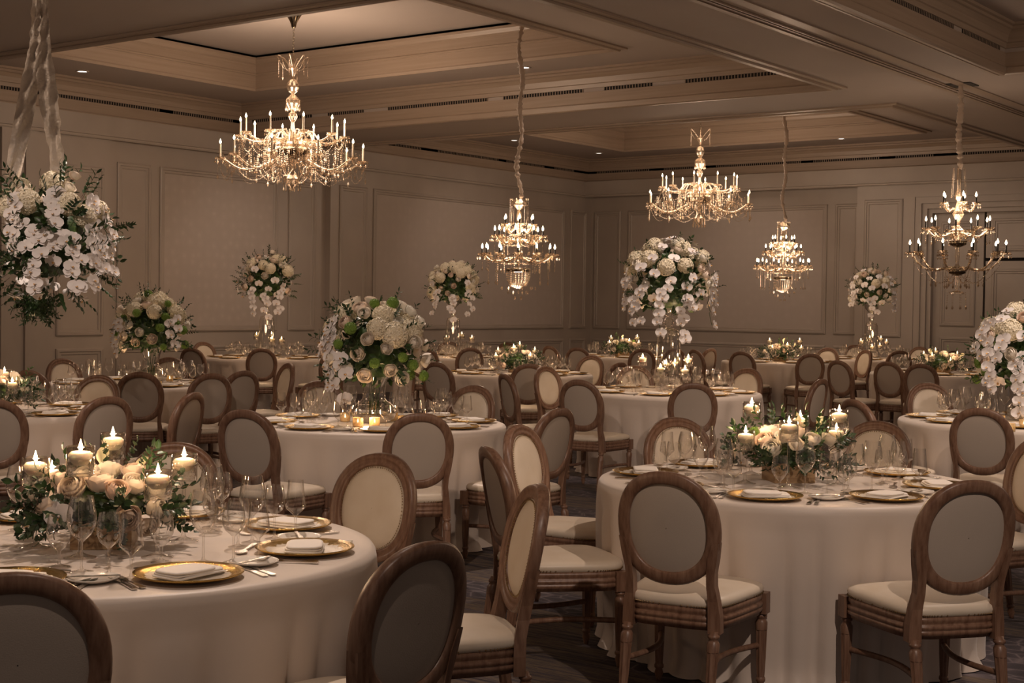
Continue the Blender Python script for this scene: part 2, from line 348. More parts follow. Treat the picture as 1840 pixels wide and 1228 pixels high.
# ================================================================== TABLES
TZ = 0.80; TR = 0.91
def table_centre(px, py): p = on_z(px, py, TZ); return Vector((p.x, p.y, 0))
TB = {  # name: (px, py of tabletop centre, first place angle, words)
 'T1': (188, 980, -7, 'nearest left table'), 'T2': (1416, 865, -17, 'nearest right table'), 'T3': (673, 760, -34, 'middle table with bellied vase'),
 'T4': (-15, 738, 12, 'left edge table'), 'T5': (250, 689, -10, 'left table with the domed bouquet'), 'T6': (478, 643, 5, 'far left table by the wall'),
 'T7': (815, 641, 10, 'far table behind the centre'), 'T8': (930, 671, -8, 'centre table with low flowers'), 'T9': (1118, 641, 0, 'far table near the room corner'),
 'T10': (1200, 704, -15, 'centre table with tallest vase'), 'T11': (1402, 650, 6, 'far table under tiered chandelier'), 'T12': (1568, 645, -12, 'far right table with tall vase'),
 'T13': (1690, 671, -18, 'right table with low flowers'), 'T15': (1836, 757, -20, 'right edge table with large bouquet')}
TC = {k: table_centre(v[0], v[1]) for k, v in TB.items()}
def pol(c, phi, r, z=0):
    a = math.radians(phi); d = RH*math.sin(a) - FH*math.cos(a); return Vector((c.x, c.y, z)) + d*r
SECT = ['front', 'front right', 'right', 'back right', 'back', 'back left', 'left', 'front left']
def cloth_mesh(seed, na=300):
    rnd = random.Random(seed); nf = 17; fold = []
    a = 0
    pk = []
    while a < 2*PI-.12:
        wd = rnd.uniform(.10, .33); pk.append((a, wd, rnd.uniform(.2, 1.0), rnd.uniform(-.14, .14), rnd.uniform(.0, .14))); a += wd
    k = 2*PI/a; pk = [(p*k, q*k, r, s, t) for p, q, r, s, t in pk]
    rows = []
    tops = [0.0005, .3, .6, .8, .87, .9]
    prof = [(r, TZ, 0) for r in tops] + [(.912, TZ-.005, 0), (.921, TZ-.018, 0), (.925, TZ-.04, 0)]
    for i in range(1, 17):
        s = i/16; prof.append((.925-.012*s, TZ-.04-(TZ-.045)*s, s))
    for r, z, s in prof:
        row = []
        for j in range(na):
            a = 2*PI*j/na; off = 0; aa = a
            for p, q, am, lean, st in pk:
                t = (a-p)/q
                if 0 <= t < 1:
                    e = max(0, (s-st)/(1-st)) if s > st else 0
                    off = (.35+.65*am)*(math.sin(PI*t)**.75)*(e**.5)*min(.13, q*.42)-.06*s**.6; aa = a+lean*s*(.5-.5*math.cos(2*PI*t))*.35; break
            flare = .035*max(0, s-.93)/.07*math.sin(7*a+seed)
            rr = r+off-.03*s+(.04*abs(math.sin(5.3*a+seed))*max(0, (s-.92)/.08) if s > .92 else 0)
            zz = z + (0 if s else .0012*math.sin(6*r*math.cos(a-.4)*4+seed) if r < .88 else 0)
            row.append((rr*math.cos(aa), rr*math.sin(aa), max(zz, .004)))
        rows.append(row)
    mb = MB(); mb.grid(rows, 0, True, close_u=True); return mb.mesh('tablecloth', [M['linen']])
cloths = [cloth_mesh(3), cloth_mesh(8), cloth_mesh(21, 220)]
for i, (k, v) in enumerate(TB.items()):
    me = cloths[0] if k == 'T1' else cloths[1] if k == 'T2' else cloths[i % 3]
    o = link('tablecloth', me, loc=(TC[k].x, TC[k].y, 0), rot=(0, 0, i*1.1))
    tag(o, 'ivory floor-length cloth on the '+v[3], 'tablecloth', 'ivory round tablecloths')
# ================================================================== CHAIRS
BZ, BA, BB = .735, .182, .197
def bk(x, z, d): return (x, -.235 - max(0, z-.45)*.19 + .55*x*x + d, z)
def sup(t, n=2.25):
    c, s = math.cos(t), math.sin(t); return (math.copysign(abs(c)**(2/n), c), math.copysign(abs(s)**(2/n), s))
def chair_parts():
    P = {}
    pr = [(-.026, 0), (-.026, .016), (-.017, .024), (-.008, .017), (.004, .019), (.012, .026), (.022, .022), (.026, .008), (.027, -.012), (.018, -.020), (-.016, -.020), (-.024, -.014)]
    b = MB(); rows = []
    for i in range(56):
        t = 2*PI*i/56; x, z = sup(t); cx, cz = x*BA, BZ+z*BB
        nx, nz = x/BA, z/BB; L = math.hypot(nx, nz); nx /= L; nz /= L
        rows.append([bk(cx+nx*o, cz+nz*o, d) for o, d in pr])
    b.grid(rows, 0, True, close_u=True, close_v=True); P['back_frame'] = (b.mesh('back_frame', [M['wood']]),)
    def dome(sign, d0, h, mt, nm):
        b = MB(); rows = []
        for s in (1.0, .985, .94, .85, .65, .35, .01):
            dd = d0+sign*h*(1-s**5)
            rows.append([bk(sup(2*PI*i/48)[0]*(BA-.024)*s, BZ+sup(2*PI*i/48)[1]*(BB-.024)*s, dd) for i in range(48)])
        b.grid(rows, 0, True, close_u=True); return b.mesh(nm, [mt])
    P['back_cushion'] = (dome(1, .008, .024, M['leather'], 'back_cushion'),)
    P['back_panel'] = (dome(-1, -.007, .006, M['chair_cloth'], 'back_panel'),)
    b = MB()
    for i in range(96):
        x, z = sup(2*PI*i/96); b.octa(bk(x*(BA-.031), BZ+z*(BB-.031), .021), .0036)
    P['back_nail_trim'] = (b.mesh('nail_trim', [M['nail']]),)
    def so(t, g=0):
        u, v_ = sup(t, 5); x = u*(.222+.03*v_+g); y = v_*(.235+g) + (.028*(1-u*u) if v_ > 0 else 0); return x, y
    b = MB(); rows = []
    for g, z in ((-.004, .425), (.006, .432), (.010, .448), (.004, .462), (-.02, .472), (-.07, .480), (-.13, .485), (-.19, .486)):
        rows.append([(so(2*PI*i/56, g)[0], so(2*PI*i/56, g)[1], z) for i in range(56)])
    b.grid(rows, 0, True, close_u=True); b.add([rows[-1][i] for i in range(56)], [tuple(range(56))], 0, True)
    P['seat'] = (b.mesh('seat', [M['leather']]),)
    b = MB()
    for i in range(130):
        x, y = so(2*PI*i/130, .008); b.octa((x, y, .433), .0038)
    P['seat_nail_trim'] = (b.mesh('nail_trim', [M['nail']]),)
    b = MB(); rows = []
    for g, z in ((-.03, .426), (.004, .426), (.006, .41), (.0, .402), (.0, .396), (.008, .392), (.008, .380), (.001, .376), (.008, .372), (.008, .360), (-.002, .354), (-.004, .342), (-.03, .342)):
        rows.append([(so(2*PI*i/56, g)[0], so(2*PI*i/56, g)[1], z) for i in range(56)])
    b.grid(rows, 0, True, close_u=True); P['seat_rail'] = (b.mesh('seat_rail', [M['wood']]),)
    turned = [(.0, .345), (.017, .345), (.017, .335), (.023, .332), (.023, .322), (.017, .318), (.020, .308), (.025, .300), (.0245, .27)]
    taper = [(.0245, .285), (.021, .16), (.0165, .075)]; foot = [(.0165, .075), (.020, .068), (.020, .058), (.014, .052), (.019, .035), (.012, .012), (.011, 0), (.0005, 0)]
    b = MB(); b.lathe(turned, 16); b.lathe(taper, 16, flute=.13, smooth=False); b.lathe(foot, 16); b.box(-.027, .027, -.027, .027, .338, .424)
    b.lathe([(.017, 0), (.014, .003), (.006, .005), (.004, .008), (.0005, .008)], 8, (0, 0, 0))
    for j in range(len(b.v)-40, len(b.v)): x, y, z = b.v[j]; b.v[j] = (x, .027+z, .382+y)
    P['front_leg'] = (b.mesh('leg', [M['wood']]),)
    b = MB(); sh = (0, .16); off = lambda: None
    b.lathe(turned, 16, shear=sh); b.lathe(taper, 16, flute=.13, smooth=False, shear=sh); b.lathe(foot, 16, shear=sh)
    for j in range(len(b.v)): x, y, z = b.v[j]; b.v[j] = (x, y-.16*.345, z)
    P['rear_leg'] = (b.mesh('leg', [M['wood']]),)
    for sgn in (-1, 1):
        b = MB(); rows = []
        for x, z, wx in ((.178, .335, .024), (.177, .40, .023), (.172, .46, .019), (.166, .52, .016), (.168, .57, .016), (.178, .63, .018), (.192, .69, .012)):
            ring = []
            for a_, d in ((-1, -.024), (1, -.024), (1, .018), (-1, .018)):
                ring.append(bk(sgn*(x+a_*wx), z, d))
            rows.append(ring)
        b.grid(rows, 0, False, close_u=True); b.add(rows[0], [(0, 1, 2, 3)], 0, False); P['stile%d' % sgn] = (b.mesh('stile', [M['wood']]),)
        b = MB(); path = []
        for i in range(9):
            t = i/8; path.append((sgn*(.176+.034*t-.05*math.sin(PI*t)), -.245+.455*t, .205+.0*t))
        b.tube(path, .0125, 8); P['stretcher%d' % sgn] = (b.mesh('stretcher', [M['wood']]),)
    return P
CP = chair_parts()
def make_chair():
    t = link('oval_back_chair', None)
    L = lambda n, k, **kw: link(n, CP[k][0], t, **kw)
    L('seat', 'seat'); L('seat_rail', 'seat_rail'); bf = L('back_frame', 'back_frame'); L('back_cushion', 'back_cushion'); L('back_panel', 'back_panel')
    tag(L('nail_trim', 'back_nail_trim'), kind='stuff'); tag(L('nail_trim', 'seat_nail_trim'), kind='stuff')
    for s in (-1, 1):
        L('leg', 'front_leg', loc=(s*.222, .225, 0)); L('leg', 'rear_leg', loc=(s*.178, -.238, 0)); L('stile', 'stile%d' % s); L('stretcher', 'stretcher%d' % s)
    return t
CH = [  # (px, py of the top of the back, table)
 ('T1', 34, 1022), ('T1', 735, 960), ('T1', 942, 880), ('T1', 690, 819), ('T1', 318, 799),
 ('T2', 1190, 850), ('T2', 1755, 866), ('T2', 898, 800), ('T2', 935, 766), ('T2', 1222, 755), ('T2', 1582, 760), ('T2', 1856, 792),
 ('T3', 448, 732), ('T3', 755, 736), ('T3', 993, 729), ('T3', 576, 686), ('T3', 843, 695),
 ('T4', -8, 716), ('T4', 242, 703), ('T4', 294, 710), ('T4', 180, 676),
 ('T5', 62, 659), ('T5', 115, 646), ('T5', 302, 643), ('T5', 381, 692), ('T5', 430, 658), ('T5', 255, 661), ('T5', 520, 654),
 ('T6', 345, 628), ('T6', 367, 619), ('T6', 468, 627), ('T6', 600, 632),
 ('T7', 806, 612), ('T7', 842, 622), ('T7', 912, 614), ('T7', 762, 628),
 ('T8', 785, 653), ('T8', 948, 655), ('T8', 1110, 653), ('T8', 1062, 642), 
 ('T9', 1036, 627), ('T9', 1155, 630), ('T9', 992, 620), ('T9', 1276, 627), ('T9', 1213, 626),
 ('T10', 908, 673), ('T10', 985, 662), ('T10', 1040, 686), ('T10', 1250, 694), ('T10', 1143, 660), ('T10', 1338, 668), ('T10', 1467, 679),
 ('T11', 1252, 628), ('T11', 1333, 633), ('T11', 1458, 637), ('T11', 1552, 630), ('T11', 1490, 626), 
 ('T12', 1535, 620), ('T12', 1613, 628), ('T12', 1650, 624), ('T12', 1706, 630),
 ('T13', 1509, 650), ('T13', 1608, 645), ('T13', 1645, 662),
 ('T15', 1545, 711), ('T15', 1668, 690), ('T15', 1770, 728)]
proto = make_chair(); remember(proto); first = True
spots = []
for tk, px, py in CH:
    c = TC[tk]; p = on_z(px, py, .982); p.z = 0
    near = depth_of(c) < 9
    rmin, rmax = (1.46, 2.2) if near else (1.54, 1.9)
    r = (p-c).length
    if not rmin <= r <= rmax:
        R_ = min(max(r, rmin), rmax); d = Vector((p.x, p.y, 0)).normalized(); tp = c.dot(d); perp = (c-d*tp).length
        if perp < R_:
            h = math.sqrt(R_*R_-perp*perp); s = p.dot(d); q = min((tp-h, tp+h), key=lambda a: abs(a-s)); p = d*q
        else:
            q = d*tp; p = c+(q-c).normalized()*R_
    ang = math.degrees(math.atan2((p-c).dot(RH), -(p-c).dot(FH))); spots.append([tk, p, ang])
names = {}
for s in spots: names.setdefault((s[0], round(s[2]/45) % 8), []).append(s)
for key, ss in names.items():
    ss.sort(key=lambda s: depth_of(s[1]))
    for i, s in enumerate(ss): s.append('' if len(ss) == 1 else ('nearer ' if i == 0 else 'farther ' if i == len(ss)-1 else 'middle '))
seats = [[p + (TC[tk]-p).normalized()*.33, tk] for tk, p, a_, q_ in spots]
for it in range(30):
    for i, (q, tk) in enumerate(seats):
        for c in TC.values():
            d = q-c; 
            lim = 1.18 if c in (TC['T1'], TC['T2']) else 1.26
            if d.length < lim: q += d.normalized()*(lim-d.length)
        for j in range(i):
            d = q-seats[j][0]
            if 0 < d.length < .55: e = d.normalized()*(.55-d.length)*.5; q += e; seats[j][0] -= e
rnd = random.Random(5)
for (tk, p, ang, q), (seat_c, _t) in zip(spots, seats):
    c = TC[tk]; d = (c-p).normalized(); o = proto if first else copy_tree(proto); first = False
    d = (c-seat_c).normalized(); o.location = seat_c; o.scale = (1.034,)*3; o.location.z = 0; o.rotation_euler = (0, 0, math.atan2(-d.x, d.y)+rnd.uniform(-.06, .06))
    facing = 'seen from behind' if depth_of(c) > depth_of(p) else 'cream cushion showing'
    tag(o, 'oval-back chair, %s, %s%s of the %s' % (facing, q, SECT[round(ang/45) % 8], TB[tk][3]), 'chair', 'oval-back chairs at the '+TB[tk][3])
# ================================================================== TABLE SETTINGS
def lathe_mesh(name, prof, seg, mt, **kw): b = MB(); b.lathe(prof, seg, **kw); return b.mesh(name, [mt])
foot = lambda r: [(r, 0), (r, .002), (r*.55, .005), (.006, .010), (.0038, .02)]
GL = {
 'large_wine_glass': foot(.037)+[(.0036, .05), (.004, .092), (.012, .100), (.030, .116), (.043, .142), (.046, .162), (.043, .188), (.036, .222), (.034, .234)],
 'small_wine_glass': foot(.034)+[(.0036, .05), (.004, .082), (.010, .089), (.027, .103), (.036, .124), (.037, .142), (.034, .168), (.029, .192)],
 'water_goblet': foot(.034)+[(.004, .03), (.006, .050), (.020, .062), (.037, .090), (.040, .110), (.037, .135), (.033, .165)],
 'tapered_cocktail_glass': foot(.033)+[(.004, .05), (.006, .072), (.018, .084), (.036, .100), (.037, .108), (.031, .150), (.027, .200)]}
GM = {k: lathe_mesh(k, v, 20, M['glass']) for k, v in GL.items()}
GW = {'large_wine_glass': 'large stemmed wine glass', 'small_wine_glass': 'smaller stemmed wine glass', 'water_goblet': 'short-stemmed water goblet', 'tapered_cocktail_glass': 'tapered narrow-rimmed glass'}
charger = lathe_mesh('charger_plate', [(.0005, .004), (.10, .004), (.118, .008), (.150, .016), (.165, .021), (.166, .018), (.15, .010), (.10, .0), (.0005, .0)], 40, M['charger'])
bread = lathe_mesh('bread_plate', [(.0005, .004), (.05, .004), (.07, .012), (.078, .015), (.078, .012), (.05, 0), (.0005, 0)], 28, M['china'])
b = MB()
for i, (z, x0, x1, y0, y1) in enumerate(((0, -.095, .10, -.048, .05), (.009, -.09, .095, -.045, .048), (.018, -.088, .06, -.046, .044))):
    rows = []
    for s, zz in ((1, 0), (1.02, .003), (1, .007), (.9, .009)):
        cx, cy = (x0+x1)/2, (y0+y1)/2; hx, hy = (x1-x0)/2*s, (y1-y0)/2*s
        rows.append([(cx+hx*math.copysign(abs(math.cos(a))**.3, math.cos(a)), cy+hy*math.copysign(abs(math.sin(a))**.3, math.sin(a)), z+zz+.002*math.sin(3*a+i)) for a in [2*PI*k/28 for k in range(28)]])
    b.grid(rows, 0, True, close_u=True); b.add(rows[-1], [tuple(range(28))], 0, True)
napkin = b.mesh('folded_napkin', [M['napkin']])
def flat(mb, pts, z0, z1): # symmetric outline [(y, halfwidth)] extruded
    n = len(pts); vs = []
    for z in (z0, z1): vs += [(-w_, y, z) for y, w_ in pts]+[(w_, y, z) for y, w_ in pts]
    fs = []
    for i in range(n-1):
        fs += [(i, i+1, n+i+1, n+i), (2*n+i, 3*n+i, 3*n+i+1, 2*n+i+1), (i, 2*n+i, 2*n+i+1, i+1), (n+i, n+i+1, 3*n+i+1, 3*n+i)]
    fs += [(0, n, 3*n, 2*n), (n-1, 3*n-1, 4*n-1, 2*n-1)]
    mb.add(vs, fs, 0, False)
b = MB(); flat(b, [(-.10, .008), (-.09, .010), (-.02, .005), (.03, .004), (.045, .011), (.06, .012)], .002, .0055)
for x in (-.0095, -.0032, .0032, .0095): b.box(x-.0015, x+.0015, .058, .10, .003, .006)
fork = b.mesh('fork', [M['steel']])
b = MB(); flat(b, [(-.115, .008), (-.10, .010), (-.02, .008), (-.015, .006), (.02, .009), (.08, .010), (.11, .002)], .001, .0045); knife = b.mesh('table_knife', [M['steel']])
b = MB(); flat(b, [(-.10, .008), (-.09, .010), (-.02, .005), (.03, .004), (.042, .012), (.058, .019), (.075, .019), (.092, .010), (.096, .003)], .002, .006); spoon = b.mesh('spoon', [M['steel']])
b = MB(); flat(b, [(-.08, .006), (-.02, .006), (.0, .004), (.02, .008), (.06, .008), (.075, .002)], 0, .003); bknife = b.mesh('butter_knife', [M['steel']])
ZT = TZ+.0015
def place(name, me, x, y, rz, z, label, cat, group):
    o = link(name, me, loc=(x, y, z), rot=(0, 0, rz)); tag(o, label, cat, group)
    if name == 'folded_napkin': o.scale = (1.05, 1.3, .8)
    return o
full = {'T1', 'T2', 'T3', 'T4', 'T15', 'T10', 'T8', 'T5', 'T13'}
rnd = random.Random(11)
for tk, (px, py, a0, words) in TB.items():
    c = TC[tk]
    for k in range(8):
        phi = a0+45*k+rnd.uniform(-2, 2); nm = SECT[k]; rad = (pol(Vector((0, 0, 0)), phi, 1)); tan = Vector((-rad.y, rad.x, 0))  # tan: the sitter's right is -tan or +tan
        right = tan*-1 if False else Vector((-rad.y, rad.x, 0))
        # sitter faces the centre (-rad); right hand = (-rad) x up
        right = (-rad).cross(Vector((0, 0, 1)))
        def at(r, s): q = c+rad*r+right*s; return q.x, q.y
        rz = math.atan2((-rad).y, (-rad).x)-PI/2   # local +y points to the centre
        w_ = ' at the %s place, %s' % (nm, words)
        x, y = at(.70, 0); place('charger_plate', charger, x, y, 0, ZT, 'gold-rimmed charger'+w_, 'plate', 'gold-rimmed chargers')
        place('folded_napkin', napkin, x, y, rz+rnd.uniform(-.25, .25)+.15, ZT+.0105, 'folded white napkin on charger'+w_, 'napkin', 'folded white napkins')
        gl = [('large_wine_glass', .475, .135), ('small_wine_glass', .53, .235), ('water_goblet', .435, .03), ('tapered_cocktail_glass', .565, .315)]
        if tk in ('T6', 'T7', 'T9', 'T12', 'T11'): gl = gl[:3]
        for g, r_, s_ in gl:
            x, y = at(r_+rnd.uniform(-.02, .02), s_+rnd.uniform(-.015, .015)); place(g, GM[g], x, y, 0, ZT, GW[g]+w_, 'glass', GW[g]+'es on the tables')
        if tk in full:
            near = tk in ('T1', 'T2', 'T3', 'T4', 'T15')
            items = [('fork', fork, .70, -.205, 'outer dinner fork', 'fork'), ('table_knife', knife, .70, .205, 'table knife', 'knife')]
            if near: items += [('fork', fork, .695, -.18, 'inner salad fork', 'fork'), ('table_knife', knife, .695, .23, 'outer table knife', 'knife'), ('spoon', spoon, .50, .0, 'dessert spoon laid crosswise', 'spoon')]
            for n_, me, r_, s_, lb, ct in items:
                x, y = at(r_, s_); place(n_, me, x, y, rz+(PI/2 if n_ == 'spoon' else 0)+rnd.uniform(-.05, .05), ZT, lb+w_, ct, 'steel cutlery, '+n_.replace('_', ' '))
            x, y = at(.605, -.262)
            place('bread_plate', bread, x, y, 0, ZT, 'small white bread plate'+w_, 'plate', 'white bread plates')
            if near: place('butter_knife', bknife, x, y, rz+1.2, ZT+.0135, 'butter knife on bread plate'+w_, 'knife', 'butter knives')
# ================================================================== CANDLE HOLDERS
cup = lathe_mesh('cup', [(.010, -.004), (.040, .0), (.045, .004), (.0455, .05), (.045, .095), (.043, .096), (.042, .05), (.042, .008), (.001, .005)], 24, M['glass'])
stem1 = lathe_mesh('stem', [(.009, 0), (.0065, .06), (.0065, .9), (.010, 1.0)], 10, M['glass'])
hfoot = lathe_mesh('foot', [(.052, 0), (.052, .003), (.03, .008), (.012, .016), (.009, .02)], 24, M['glass'])
wax = lathe_mesh('floating_candle', [(.002, .034), (.020, .0345), (.034, .048), (.0385, .062), (.0385, .070), (.030, .078), (.012, .081), (.0005, .081)], 20, M['wax'])
wat = lathe_mesh('water', [(.041, .010), (.041, .055), (.0385, .055)], 20, M['water'])
b = MB(); b.lathe([(.0005, 0), (.006, .006), (.0075, .013), (.005, .024), (.0005, .040)], 8); flame = b.mesh('flame', [M['flame']])
def candle_holder(base_p, h, label, group, light=None):
    t = thing('candle_holder', label, 'candle holder', base_p, 0, group); hs = h-.096-.016
    link('foot', hfoot, t); link('stem', stem1, t, loc=(0, 0, .018), scale=(1, 1, max(hs, .02))); cz = .018+max(hs, .02)
    link('cup', cup, t, loc=(0, 0, cz)); link('water', wat, t, loc=(0, 0, cz)); k = link('floating_candle', wax, t, loc=(0, 0, cz)); link('flame', flame, k, loc=(0, 0, .079))
    if light: point_light((base_p[0], base_p[1], base_p[2]+cz+.115), light, .012, CANDLE, 'candle_light')
    return t
CANDLES = {  # (px, py of cup rim, depth offset from table centre in m)
 'T1': [(145, 803, -.27), (64, 823, -.05), (94, 838, .16), (203, 779, .26), (284, 846, -.24), (331, 816, .08)],
 'T2': [(1351, 723, .24), (1340, 774, -.14), (1418, 757, -.29), (1438, 746, .27), (1508, 737, -.16), (1503, 768, .14)],
 'T10': [(1155, 640, -.15), (1187, 658, -.28), (1197, 650, .2), (1213, 648, .34), (1237, 641, -.02), (1231, 661, -.15)],
 'T4': [(8, 665, .15), (22, 684, -.1), (-14, 680, 0)],
 'T8': [(895, 627, .15), (891, 637, -.1), (923, 622, -.1), (934, 617, .2), (961, 627, .1), (953, 637, -.1)],
 'T9': [(1098, 605, .1), (1095, 614, -.1), (1131, 611, -.1), (1145, 604, .1), (1148, 614, -.05), (1119, 608, .2)],
 'T11': [(1383, 610, .1), (1388, 623, -.1), (1415, 618, -.2), (1437, 610, .1), (1440, 623, -.1)],
 'T12': [(1547, 611, -.1), (1563, 606, .1), (1567, 621, -.15), (1583, 606, .2), (1581, 619, -.1), (1593, 612, 0)],
 'T6': [(461, 600, 0), (488, 599, .15), (489, 607, -.1), (506, 608, .0)],
 'T7': [(802, 605, 0), (830, 599, .15), (848, 605, 0)],
 'T13': [(1681, 628, .05), (1675, 637, -.1), (1708, 646, -.15), (1720, 634, .15), (1660, 634, .1)]}
CW = {1: ['only'], 3: ['left', 'middle', 'right'], 4: ['leftmost', 'second from left', 'third from left', 'rightmost'], 5: ['leftmost', 'second from left', 'middle', 'fourth from left', 'rightmost'],
      6: ['leftmost', 'second from left', 'third from left', 'fourth from left', 'fifth from left', 'rightmost']}
HP = []
for tk, lst in CANDLES.items():
    c = TC[tk]; zc = depth_of((c.x, c.y, TZ)); order = sorted(lst)
    for (px, py, dz) in lst:
        lat = abs(px-TB[tk][0])*zc/F_PX; need = .25 if tk not in ('T10', 'T6', 'T7', 'T12') else .21
        if math.hypot(lat, dz) < need: dz = math.copysign(math.sqrt(max(0, need**2-lat**2)), dz if dz else 1)
        p = at_depth(px, py, zc+dz); HP.append((p.x, p.y)); h = min(max(p.z-ZT, .16), .46)
        pw = {'T1': 2.2, 'T2': 2.0, 'T10': 2.6, 'T4': 2.4}.get(tk)
        candle_holder((p.x, p.y, ZT), h, 'floating candle glass, %s on %s' % (CW[len(lst)][[q[:2] for q in order].index((px, py))], TB[tk][3]), 'floating candles in stemmed glasses', pw)
    if tk not in ('T1', 'T2', 'T10', 'T4'): q = c-FH*.3; point_light((q.x, q.y, 1.26), 8, .08, CANDLE, 'candle_light')
b = MB(); b.lathe([(.0005, .002), (.034, .002), (.036, .01), (.036, .062), (.034, .062), (.034, .01)], 16); votm = mat('gold_flecked_glass', (.80, .56, .26), .25, 0, Transmission_Weight=.0, Alpha=.55); voti = b.mesh('votive_glass', [votm])
vwx = lathe_mesh('candle', [(.028, .005), (.028, .028), (.0005, .029)], 14, M['wax'])
def votive(p, label, group):
    t = thing('votive_candle', label, 'candle', p, 0, group); link('votive_glass', voti, t); k = link('candle', vwx, t); link('flame', flame, k, loc=(0, 0, .028), scale=.7)
for tk, pts in {'T3': [(643, 767), (673, 767), (668, 738), (706, 757), (620, 758), (724, 764)], 'T15': [(1815, 777), (1840, 770), (1797, 762)], 'T5': [(305, 686), (284, 697)]}.items():
    for i, (px, py) in enumerate(sorted(pts)):
        p = on_z(px, py, ZT); votive(p, 'small gold-flecked votive, %s on the %s' % (['leftmost', 'second from left', 'third from left', 'fourth from left', 'fifth from left', 'sixth from left'][i], TB[tk][3]), 'gold-flecked votives')
    c = TC[tk]; q = c-FH*.35; point_light((q.x, q.y, TZ+.09), 2.5, .03, CANDLE, 'votive_light')
# ================================================================== FLOWERS
def petal_patch(mb, L, W, cup_, tilt, az, base_r, z0, mi=0, nu=4, nv=3, curl=.0):
    rows = []
    for i in range(nu+1):
        u = i/nu; wd = W*math.sin(PI*(.12+.80*u))**.7; row = []
        for j in range(nv+1):
            s = (j/nv-.5)*2; x = wd*s; y = u*L; z = cup_*(s*s)*wd + curl*u*u*L
            y2 = y*math.cos(tilt)-z*math.sin(tilt)+base_r; z2 = y*math.sin(tilt)+z*math.cos(tilt)+z0
            row.append((x*math.cos(az)-y2*math.sin(az), x*math.sin(az)+y2*math.cos(az), z2))
        rows.append(row)
    mb.grid(rows, mi)
def rose_mesh():
    b = MB(); b.ball((0, 0, .002), .012, 8, 5)
    for ring, (n, R_, top, half, fl) in enumerate(((2, .0155, 22, 80, .0), (3, .0225, 30, 62, .06), (4, .030, 42, 52, .14), (5, .037, 56, 46, .22), (5, .0435, 72, 44, .30))):
        for k in range(n):
            a0 = 2*PI*k/n+ring*.9; rows = []
            for i in range(6):
                u = i/5; th = math.radians(150+(top-150)*u); rr = R_*(1+fl*max(0, u-.7)/.3*.6)
                row = []
                for j in range(6):
                    v_ = (j/5-.5)*2; a_ = a0+math.radians(half)*v_*(1-.15*u**3); t2 = th+math.radians(10)*v_*v_*u; r2 = rr*(1+.05*v_)
                    row.append((r2*math.sin(t2)*math.cos(a_), r2*math.sin(t2)*math.sin(a_), r2*math.cos(t2)*.92+(.004 if ring < 3 else 0)))
                rows.append(row)
            b.grid(rows, 0)
    return b.mesh('rose', [M['rose']])
def orchid_mesh():
    b = MB()
    for az, L, W in ((0, .050, .020), (2.25, .048, .019), (-2.25, .048, .019)): petal_patch(b, L, W, .1, .05, az, .004, 0, 0, 3, 2, -.1)
    for az in (1.25, -1.25): petal_patch(b, .055, .036, .18, .22, az, .003, .004, 0, 4, 4, -.2)
    petal_patch(b, .022, .010, .9, .6, PI, .0, .006, 1, 3, 2, .4); b.ball((0, 0, .010), .006, 6, 4, 0)
    return b.mesh('orchid', [M['petal'], M['lip']])
def ball_mesh(name, n, R_, fl, mt, seed=1):
    b = MB(); rd = random.Random(seed)
    for i in range(n):
        z = 1-1.65*(i+.5)/n; r = math.sqrt(max(0, 1-z*z)); a = i*2.39996; d = Vector((r*math.cos(a), r*math.sin(a), z)); q = d.to_track_quat('Z', 'Y').to_matrix()
        rr = R_*rd.uniform(.88, 1.05); tw = rd.uniform(0, 2)
        for k in range(4):
            e = tw+k*PI/2; l = [Vector((0, 0, 0)), Vector((math.cos(e-.6)*fl*.75, math.sin(e-.6)*fl*.75, fl*.25)), Vector((math.cos(e)*fl*1.1, math.sin(e)*fl*1.1, .1*fl)), Vector((math.cos(e+.6)*fl*.75, math.sin(e+.6)*fl*.75, fl*.25))]
            b.add([d*rr+q@p for p in l], [(0, 1, 2, 3)], 0, False)
    b.ball((0, 0, 0), R_*.8, 10, 6, 0); return b.mesh(name, [mt])
def leaf_add(mb, base_p, dirv, nrm, L, W, mi=0, rnd_=1.0):
    dirv = dirv.normalized(); side = dirv.cross(nrm); side = side.normalized() if side.length > 1e-4 else Vector((1, 0, 0)); nrm = side.cross(dirv)
    pts = [(0, .02, 0), (.3, .8*rnd_, .04), (.62, .85*rnd_, .03), (1, .03, -.10)]; vs = []
    for u, wd, h in pts:
        c = base_p+dirv*(u*L)+nrm*(h*L); vs += [c-side*(wd*W/2)+nrm*(.12*W), c, c+side*(wd*W/2)+nrm*(.12*W)]
    fs = []
    for i in range(3): fs += [(3*i, 3*i+1, 3*i+4, 3*i+3), (3*i+1, 3*i+2, 3*i+5, 3*i+4)]
    mb.add(vs, fs, mi, True)
def sprig_mesh(seed, n=7, L=.16, lw=.022, ll=.05, round_=1.0, leafm='leaf'):
    b = MB(); rd = random.Random(seed); path = [Vector((math.sin(seed+2*t)*.012, .03*t*t, t*L)) for t in (0, .33, .66, 1)]
    b.tube(path, .0016, 4, 1)
    for i in range(n):
        t = .25+.75*i/(n-1); p = Vector((math.sin(seed+2*t)*.012, .03*t*t, t*L)); a = i*PI+rd.uniform(-.5, .5) if i < n-1 else 0
        d = Vector((math.cos(a), math.sin(a)*.6, .75 if i < n-1 else 3)); leaf_add(b, p, d, Vector((0, .6, 1)).normalized() if i < n-1 else Vector((0, 1, 0)), ll*rd.uniform(.8, 1.15), lw, 0, round_)
    return b.mesh('leaf_sprig', [M[leafm], M['twig']])
